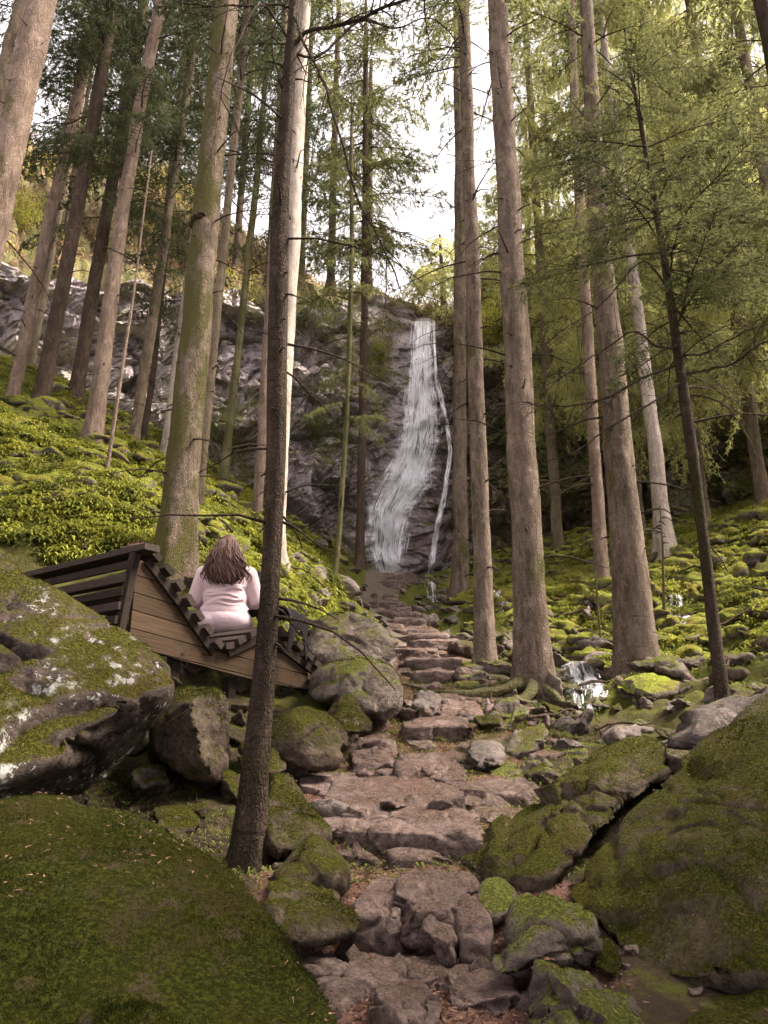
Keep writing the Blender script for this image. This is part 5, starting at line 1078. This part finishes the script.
# ------------------------------------------------------------------ bench
UP = np.array([0, 0, 1.])
def PB(u, v):
    """(t, z) of the pixel on the bench's near side plane"""
    d = P(u, v, 1.); N_ = np.array([-E[1], E[0], 0]); k = (C0@N_)/(d@N_); p = d*k
    return np.array([(p-C0)@E, p[2]-C0[2]])
def WB(t, z, d=0.): return E*t+D_*d+UP*z     # relative to C0
bench = empty('lounge_bench', tuple(C0), 'weathered wooden wave shaped slat bench with boarded side on the left bank', 'bench')
seatc = np.array([PB(*q) for q in [(149, 560), (160, 572), (170, 586), (181, 603), (192, 620), (203, 636), (213, 650), (226, 650), (240, 642), (252, 635), (264, 632), (276, 634), (290, 645), (303, 660), (312, 668)]])
LEN = 1.75
def side(off, name):
    low = [PB(307, 690), PB(247, 678), PB(160, 654), PB(126, 642)]
    low = np.array(sorted([tuple(q) for q in low])); ts = np.unique(np.concatenate([np.linspace(PB(137, 562)[0], low[-1, 0], 60), seatc[:, 0]])); ts = ts[(ts >= PB(137, 562)[0]) & (ts <= low[-1, 0])]
    o_ = np.argsort(seatc[:, 0]); top_ = np.interp(ts, seatc[o_, 0], seatc[o_, 1])-.02; bot_ = np.interp(ts, low[:, 0], low[:, 1]); top_ = np.maximum(top_, bot_+.02)
    bm = bmesh.new(); th = .035; R4 = [[bm.verts.new(WB(t_, z_, d_)) for t_, z_ in zip(ts, zz0)] for zz0, d_ in ((top_, off), (bot_, off), (bot_, off+th), (top_, off+th))]
    for k in range(len(ts)-1):
        for m in range(4): bm.faces.new((R4[m][k], R4[m][k+1], R4[(m+1) % 4][k+1], R4[(m+1) % 4][k]))
    bm.faces.new([R4[m][0] for m in range(4)]); bm.faces.new([R4[m][-1] for m in range(4)][::-1]); bmesh.ops.recalc_face_normals(bm, faces=bm.faces)
    # local frame whose x follows the lower board edge, so that the boards run with it
    a, b = PB(160, 654), PB(307, 690); dr = WB(b[0]-a[0], b[1]-a[1]); dr /= np.linalg.norm(dr); nrm = D_; zz_ = np.cross(dr, nrm)*1.
    if zz_[2] < 0: zz_ = -zz_
    yv = np.cross(zz_, dr); Mx = Matrix((dr, yv, zz_)).transposed()
    org = WB(a[0], a[1], off); Mi = Mx.inverted()
    for v_ in bm.verts: v_.co = Mi@(v_.co-Vector(org))
    me = bpy.data.meshes.new(name); bm.to_mesh(me); bm.free(); me.materials.append(M['wood_panel'])
    o = link(name, me, parent=bench); o.matrix_local = Matrix.Translation(Vector(org))@Mx.to_4x4(); return o
side(0., 'side_panel')
def bar(name, c, X, Yv, Zv, mat, bev=.12):
    """box with its own axes so that the grain runs along it"""
    lx, ly, lz = [np.linalg.norm(q) for q in (X, Yv, Zv)]; mb = MB(); box(mb, (0, 0, 0), (lx, 0, 0), (0, ly, 0), (0, 0, lz), 0, bev)
    o = mb.build(name, [M[mat]], parent=bench, smooth=False)
    Mx = Matrix((X/lx, Yv/ly, Zv/lz)).transposed(); o.matrix_local = Matrix.Translation(Vector(c))@Mx.to_4x4(); return o
# slats across the wave
cum = np.concatenate([[0], np.cumsum(np.linalg.norm(np.diff(seatc, axis=0), axis=1))]); pitch_ = .165; n = int(cum[-1]/pitch_)
for k in range(n+1):
    s_ = k*cum[-1]/n; t = np.array([np.interp(s_, cum, seatc[:, 0]), np.interp(s_, cum, seatc[:, 1])]); s2 = min(s_+.05, cum[-1]); s1 = max(s_-.05, 0)
    tg = np.array([np.interp(s2, cum, seatc[:, 0])-np.interp(s1, cum, seatc[:, 0]), np.interp(s2, cum, seatc[:, 1])-np.interp(s1, cum, seatc[:, 1])]); tg /= np.linalg.norm(tg)
    nm = np.array([-tg[1], tg[0]])
    if nm[1] < 0: nm = -nm
    c = WB(t[0]+nm[0]*.035, t[1]+nm[1]*.035, LEN/2-.04); hw = LEN/2+.05+random.uniform(-.012, .012)
    mt = 'wood_top' if 2 <= k else 'wood_dark'
    bar('slat', c, D_*hw, WB(*tg)*.050, WB(*nm)*.030, mt)
# dark edge batten under the slats on the near side
for a, b in ((0, 3), (3, 6), (7, 10), (10, 14)):
    p, q = seatc[a], seatc[b]; m = (p+q)/2; d = (q-p); L = np.linalg.norm(d); d = d/L; nm = np.array([-d[1], d[0]])
    if nm[1] < 0: nm = -nm
    bar('batten', WB(m[0]-nm[0]*.035, m[1]-nm[1]*.035, LEN-.1), WB(*d)*(L/2+.01), WB(*nm)*.035, -D_*.018, 'wood_dark')
    bar('batten', WB(m[0]-nm[0]*.035, m[1]-nm[1]*.035, -.022), WB(*d)*(L/2+.01), WB(*nm)*.035, -D_*.018, 'wood_dark')
# back of the backrest: corner post, far post, top rail and the open horizontal slats
zt = PB(149, 556)[1]
for d in (-.03, LEN):
    tp = WB(.02, zt-.02, d); bt = WB(-.12, zt-.75, d); ax = (tp-bt)/2
    bar('post', (tp+bt)/2, ax, E*.035, D_*.035, 'wood_dark')
bar('top_rail', WB(.02, zt+.015, LEN/2), D_*(LEN/2+.22), E*.075, UP*.028, 'wood_top')
for k in range(5):
    z = zt-.115-k*.118
    bar('back_slat', WB(-.05-k*.02, z, LEN/2-.02), D_*(LEN/2+.02), E*.014+UP*.0, UP*.032, 'wood_top' if k % 2 else 'wood_dark')
for q in ((182, 668), (238, 690), (288, 706)):
    t = PB(*q); bar('leg', WB(t[0], t[1]-.22, .12), UP*.34, E*.045, D_*.045, 'wood_dark'); bar('leg', WB(t[0], t[1]-.1, LEN-.15), UP*.45, E*.045, D_*.045, 'wood_dark')

# jacket over the right hump
r_ = np.random.default_rng(3); nu_, nv_ = 16, 26; G = np.zeros((nv_, nu_, 3))
sj = np.interp(np.linspace(0, 1, nv_), [0, .35, .6, 1], [0, 1, 1.7, 2.5])
t1 = PB(277, 622); t2 = PB(290, 632)
for a in range(nv_):
    f = a/(nv_-1)
    for b in range(nu_):
        g = b/(nu_-1)
        t = t1[0]+(g-.35)*.30+.05*math.sin(f*3)
        d = .42-.62*min(f, .62)/.62-.02; z = t1[1]+.10-.06*(g-.3)-(max(0, f-.58)/.42)**1.0*.40*(.75+.35*math.sin(g*7+.6))
        G[a, b] = C0+WB(t+.02*math.sin(f*9+g*5), z+.018*math.sin(g*13+f*5)+.012*math.sin(f*17), d-.03*math.sin(g*11)*max(0, f-.5))
i = np.arange(nv_-1)[:, None]*nu_; j = np.arange(nu_-1)[None, :]
q = np.stack([i+j, i+j+1, i+nu_+j+1, i+nu_+j], -1).reshape(-1, 4)
jl = G.reshape(-1, 3)[0]
jk = link('jacket', mesh_from('jacket', G.reshape(-1, 3)-jl, q, [M['jacket']]), tuple(jl)); m_ = jk.modifiers.new('s', 'SOLIDIFY'); m_.thickness = .012; m_ = jk.modifiers.new('b', 'SUBSURF'); m_.levels = m_.render_levels = 1
tag(jk, 'black jacket hanging over the right end of the wooden bench', 'jacket')
# unidentified dark shape behind the top rail, built as a shaggy clump
r_ = np.random.default_rng(5); c = P(141, 552, 7.9); n = 2600
D = r_.normal(size=(n, 3)); D[:, 2] = abs(D[:, 2])*.6; D /= np.linalg.norm(D, axis=1)[:, None]
B = c+D*np.array([.16, .14, .07])*r_.uniform(.3, 1, (n, 1)); D2 = D+r_.normal(0, .7, D.shape); D2 /= np.linalg.norm(D2, axis=1)[:, None]
v = needle_tris(B, D2, r_.uniform(.03, .09, n), .008, r_); mb = MB(); mb.add(v.reshape(-1, 3), np.arange(3*n).reshape(-1, 3))
V_, T_ = ico(3); mb.add(c+V_*np.array([.17, .15, .09])*(1+.2*fbm(V_*3, 2)[:, None]), T_)
vv, qq = tube(np.linspace(c+[0, 0, -.7], c, 8), .05, 8); mb.add(vv, qq)
tag(mb.build('shaggy_clump', [M['hair']], tuple(c-[0, 0, .7])), 'dark brown shaggy clump just behind the bench\'s top rail', 'unknown_clump')

# ------------------------------------------------------------------ seated person
def capsule(mb, a, b, ra, rb, sx=1., seg=14):
    a, b = np.array(a, float), np.array(b, float); L = np.linalg.norm(b-a)+1e-9; t = (b-a)/L
    zs = [(-ra*math.cos(x), ra*math.sin(x)) for x in np.linspace(.02, PI/2, 6)]+[(L*f, ra+(rb-ra)*f) for f in (.25, .5, .75)]+[(L+rb*math.sin(x), rb*math.cos(x)) for x in np.linspace(0, PI/2-.02, 6)]
    v, q = tube(np.array([a+t*z for z, _ in zs]), np.array([r for _, r in zs]), seg)
    if sx != 1.: m_ = (a+b)/2; v[:, 1] = m_[1]+(v[:, 1]-m_[1])*sx
    mb.add(v, q)
    for o_ in (0, len(zs)-1):
        k = o_*seg; c_ = v[k:k+seg].mean(0); mb.add(np.vstack([v[k:k+seg], c_]), [(i_, (i_+1) % seg, seg) if o_ else ((i_+1) % seg, i_, seg) for i_ in range(seg)])
def ell(mb, c, r, sub=3):
    V_, T_ = ico(sub); mb.add(np.array(c)+V_*np.array(r), T_)
def remesh(mb, name, mat, parent, vox, sm=4):
    o = mb.build(name, [mat], parent=None); m = o.modifiers.new('r', 'REMESH'); m.mode = 'VOXEL'; m.voxel_size = vox; m.use_smooth_shade = True
    s_ = o.modifiers.new('s', 'SMOOTH'); s_.iterations = sm; s_.factor = .5
    dg = bpy.context.evaluated_depsgraph_get(); me = bpy.data.meshes.new_from_object(o.evaluated_get(dg)); me.name = name
    bpy.data.objects.remove(o); 
    if not me.materials: me.materials.append(mat)
    return link(name, me, parent=parent)
# local frame: +y is the way she faces, seat surface at z = 0
def body_parts(mb, cloth=0., top=True, legs=True, skin=True):
    c = cloth
    if skin:
        ell(mb, (0, .035, .775), (.075, .095, .108)); ell(mb, (0, .08, .72), (.05, .055, .05)); capsule(mb, (0, 0, .56), (0, .02, .70), .06, .052)
        ell(mb, (0, .135, .765), (.012, .018, .022), 2); ell(mb, (.028, .122, .785), (.013, .008, .007), 2); ell(mb, (-.028, .122, .785), (.013, .008, .007), 2); ell(mb, (0, .126, .728), (.024, .010, .008), 2)
        for s in (-1, 1):
            ell(mb, (s*.077, .03, .765), (.012, .02, .03), 2)
    if top:
        ell(mb, (0, 0, .17), (.205+c, .15+c, .13+c)); ell(mb, (0, 0, .31), (.180+c, .135+c, .15+c)); ell(mb, (0, 0, .45), (.195+c, .130+c, .15+c)); capsule(mb, (-.13, 0, .545), (.13, 0, .545), .068+c, .068+c)
        capsule(mb, (0, 0, .50), (0, .01, .62), .12+c, .058+c)
        for s in (-1, 1):
            capsule(mb, (s*.19, 0, .525), (s*.265, .05, .30), .066+c, .055+c); capsule(mb, (s*.265, .05, .30), (s*.17, .29, .24), .053+c, .034+c)
    if legs:
        ell(mb, (0, 0, .105), (.235+c, .17+c, .125+c)); 
        for s in (-1, 1):
            ell(mb, (s*.105, -.02, .09), (.135+c, .14+c, .105+c)); capsule(mb, (s*.11, .05, .10), (s*.13, .47, .17), .10+c, .072+c); capsule(mb, (s*.13, .47, .17), (s*.12, .72, -.12), .068+c, .046+c)
person = empty('person', (0, 0, 0), 'long haired person in pale pink seated on the wooden bench, back turned', 'person')
mb = MB(); body_parts(mb)
for s in (-1, 1):
    w0 = np.array([s*.17, .29, .24]); pl = w0+np.array([-s*.03, .075, -.01]); capsule(mb, w0, pl, .028, .034)
    for k, (ox, L) in enumerate([(-.030, .062), (-.010, .072), (.010, .068), (.030, .052)]):
        b0 = pl+np.array([ox, .02, 0]); b1 = b0+np.array([ox*.25, L*.55, -.008]); b2 = b1+np.array([0, L*.25, -L*.4]); capsule(mb, b0, b1, .0092, .0085, seg=8); capsule(mb, b1, b2, .0085, .0070, seg=8)
    th = pl+np.array([-s*.03, -.03, 0]); t1_ = th+np.array([-s*.03, .03, -.004]); capsule(mb, th, t1_, .011, .010, seg=8); capsule(mb, t1_, t1_+np.array([-s*.005, .03, -.006]), .010, .008, seg=8)
    capsule(mb, (s*.12, .70, -.13), (s*.13, .87, -.17), .040, .032)
remesh(mb, 'body', M['skin'], person, .0075, 2)
mb = MB(); body_parts(mb, .014, True, False, False)
# folds of the sweater across the small of the back, and a hem
for k, (z, a, r) in enumerate([(.36, .25, .013), (.315, -.18, .012), (.27, .22, .014), (.235, .05, .012), (.41, -.3, .010)]):
    t = np.linspace(-1, 1, 9); xs = t*.17; zz_ = z+a*xs*.45+.012*np.sin(t*4+k); ys_ = -(.138+.016)*np.sqrt(np.clip(1-(xs/.2)**2, .05, 1))
    v, q = tube(np.stack([xs, ys_, zz_], 1), r*np.sin(np.linspace(.25, PI-.25, 9)), 8); mb.add(v, q)
sw = remesh(mb, 'sweater', M['sweater'], person, .008, 3)
mb = MB(); body_parts(mb, .010, False, True, False); tr_ = remesh(mb, 'trousers', M['trousers'], person, .009, 4)
for o, hi, lo in ((sw, None, .15), (tr_, .215, None)):
    bm = bmesh.new(); bm.from_mesh(o.data)
    g = [v_ for v_ in bm.verts if (lo is not None and v_.co.z < lo and abs(v_.co.x) < .26) or (hi is not None and v_.co.z > hi and v_.co.y < .3)
         or (lo is not None and v_.co.y > .285)]
    bmesh.ops.delete(bm, geom=g, context='VERTS'); bm.to_mesh(o.data); bm.free()
for s in (-1, 1):
    mb = MB(); capsule(mb, (s*.12, .69, -.14), (s*.13, .88, -.175), .052, .043); remesh(mb, 'shoe', M['shoe'], person, .01)
# hair: a cap and long wavy locks over shoulders and back
mb = MB(); r_ = np.random.default_rng(6)
ell(mb, (0, .012, .795), (.092, .105, .112)); ell(mb, (0, -.055, .70), (.095, .06, .12)); ell(mb, (0, -.105, .60), (.13, .045, .13)); ell(mb, (0, -.135, .50), (.15, .030, .09))
core = V_all = np.concatenate(mb.V)
for k in range(520):
    a = r_.uniform(-1, 1); x0 = a*.08; ph = r_.uniform(0, 6.28); n = 18; t = np.linspace(0, 1, n); L = r_.uniform(.30, .47)*(1-.10*abs(a)); fan = a*(.135+.035*r_.normal())
    back = r_.uniform(-.012, .03)
    x = x0*(1-t)+fan*np.minimum(1, t*1.15)**1.1+.020*np.sin(t*15+ph)*t
    yb = -.085-back-.085*np.sin(np.minimum(1, t*1.3)*PI/2)*(1-.5*abs(a)**2)+.012*np.cos(t*11+ph)*t
    y = np.where(t < .12, np.interp(t, [0, .12], [0.0, 0])+yb*np.interp(t, [0, .12], [.6, 1]), yb)
    z = .86-.03*abs(a)-L*t**1.03-.02*np.maximum(0, t-.6)*r_.uniform(0, 1)
    v, q = tube(np.stack([x, y, z], 1), np.interp(t, [0, .1, .75, 1], [.006, .011, .010, .002])*r_.uniform(.6, 1.2), 5); mb.add(v, q)
mb.build('hair', [M['hair']], parent=person)
best = None
for tpos in np.arange(seatc[6, 0], seatc[11, 0], .04):
    for dpos in np.arange(.2, 1.0, .04):
        q = C0+WB(tpos, np.interp(tpos, seatc[:, 0], seatc[:, 1])+.06, dpos); dd = depth(q); e2 = (384+q[0]/dd*F-223)**2+((512-(q[2]*CP-q[1]*SP)/dd*F)-624)**2
        if best is None or e2 < best[0]: best = (e2, q)
person.location = tuple(best[1]-np.array([0, 0, .01])); person.rotation_euler = (0, 0, math.radians(6)); person.scale = (1.18, 1.12, 1.14)

# ------------------------------------------------------------------ camera, light, sky
cam = bpy.data.cameras.new('camera'); co = bpy.data.objects.new('camera', cam); COL.objects.link(co); scene.camera = co
cam.sensor_fit = 'VERTICAL'; cam.sensor_height = 36; cam.lens = F*36/1024; cam.clip_start = .05; cam.clip_end = 500
co.location = (0, 0, 0); co.rotation_euler = (math.radians(90)+PITCH, 0, 0)
SE, SA = math.radians(50), math.radians(82)       # sun height, azimuth from +y towards +x
wd = bpy.data.worlds.new('World'); scene.world = wd; wd.use_nodes = True; t = wd.node_tree; bg = t.nodes['Background']
sky = t.nodes.new('ShaderNodeTexSky'); sky.sky_type = 'NISHITA'; sky.sun_disc = False; sky.sun_elevation = SE; sky.sun_rotation = SA; sky.air_density = 1; sky.dust_density = 3; sky.ozone_density = 1
tc = t.nodes.new('ShaderNodeTexCoord'); nt = t.nodes.new('ShaderNodeTexNoise'); nt.inputs['Scale'].default_value = 3; nt.inputs['Detail'].default_value = 5
t.links.new(tc.outputs['Generated'], nt.inputs['Vector'])
cr = t.nodes.new('ShaderNodeValToRGB'); cr.color_ramp.elements[0].position = .3; cr.color_ramp.elements[0].color = (7.4, 6.7, 7.0, 1); cr.color_ramp.elements[1].position = .7; cr.color_ramp.elements[1].color = (10.3, 9.5, 9.6, 1)
t.links.new(nt.outputs[0], cr.inputs[0])
mx = t.nodes.new('ShaderNodeMix'); mx.data_type = 'RGBA'; mx.inputs[0].default_value = .88
t.links.new(sky.outputs[0], mx.inputs[6]); t.links.new(cr.outputs[0], mx.inputs[7]); t.links.new(mx.outputs[2], bg.inputs[0]); bg.inputs[1].default_value = .04
sun = bpy.data.lights.new('sun', 'SUN'); sun.energy = 5.0; sun.angle = math.radians(28); sun.color = (1, .91, .80); so = bpy.data.objects.new('sun', sun); COL.objects.link(so)
so.rotation_euler = (PI/2-SE, 0, PI-SA) ; so.location = (0, 0, 40)
d = Vector((math.sin(SA)*math.cos(SE), math.cos(SA)*math.cos(SE), math.sin(SE))); so.rotation_euler = d.to_track_quat('Z', 'Y').to_euler()
vs = scene.view_settings; vs.view_transform = 'Standard'; vs.look = 'None'; vs.gamma = 1; vs.exposure = 2.58; vs.use_curve_mapping = False
scene.cycles.max_bounces = 6; scene.cycles.diffuse_bounces = 4; scene.cycles.transparent_max_bounces = 8; scene.cycles.transmission_bounces = 3; scene.cycles.glossy_bounces = 2

scene.cycles.use_adaptive_sampling = True; scene.cycles.adaptive_threshold = .03; scene.cycles.use_denoising = True
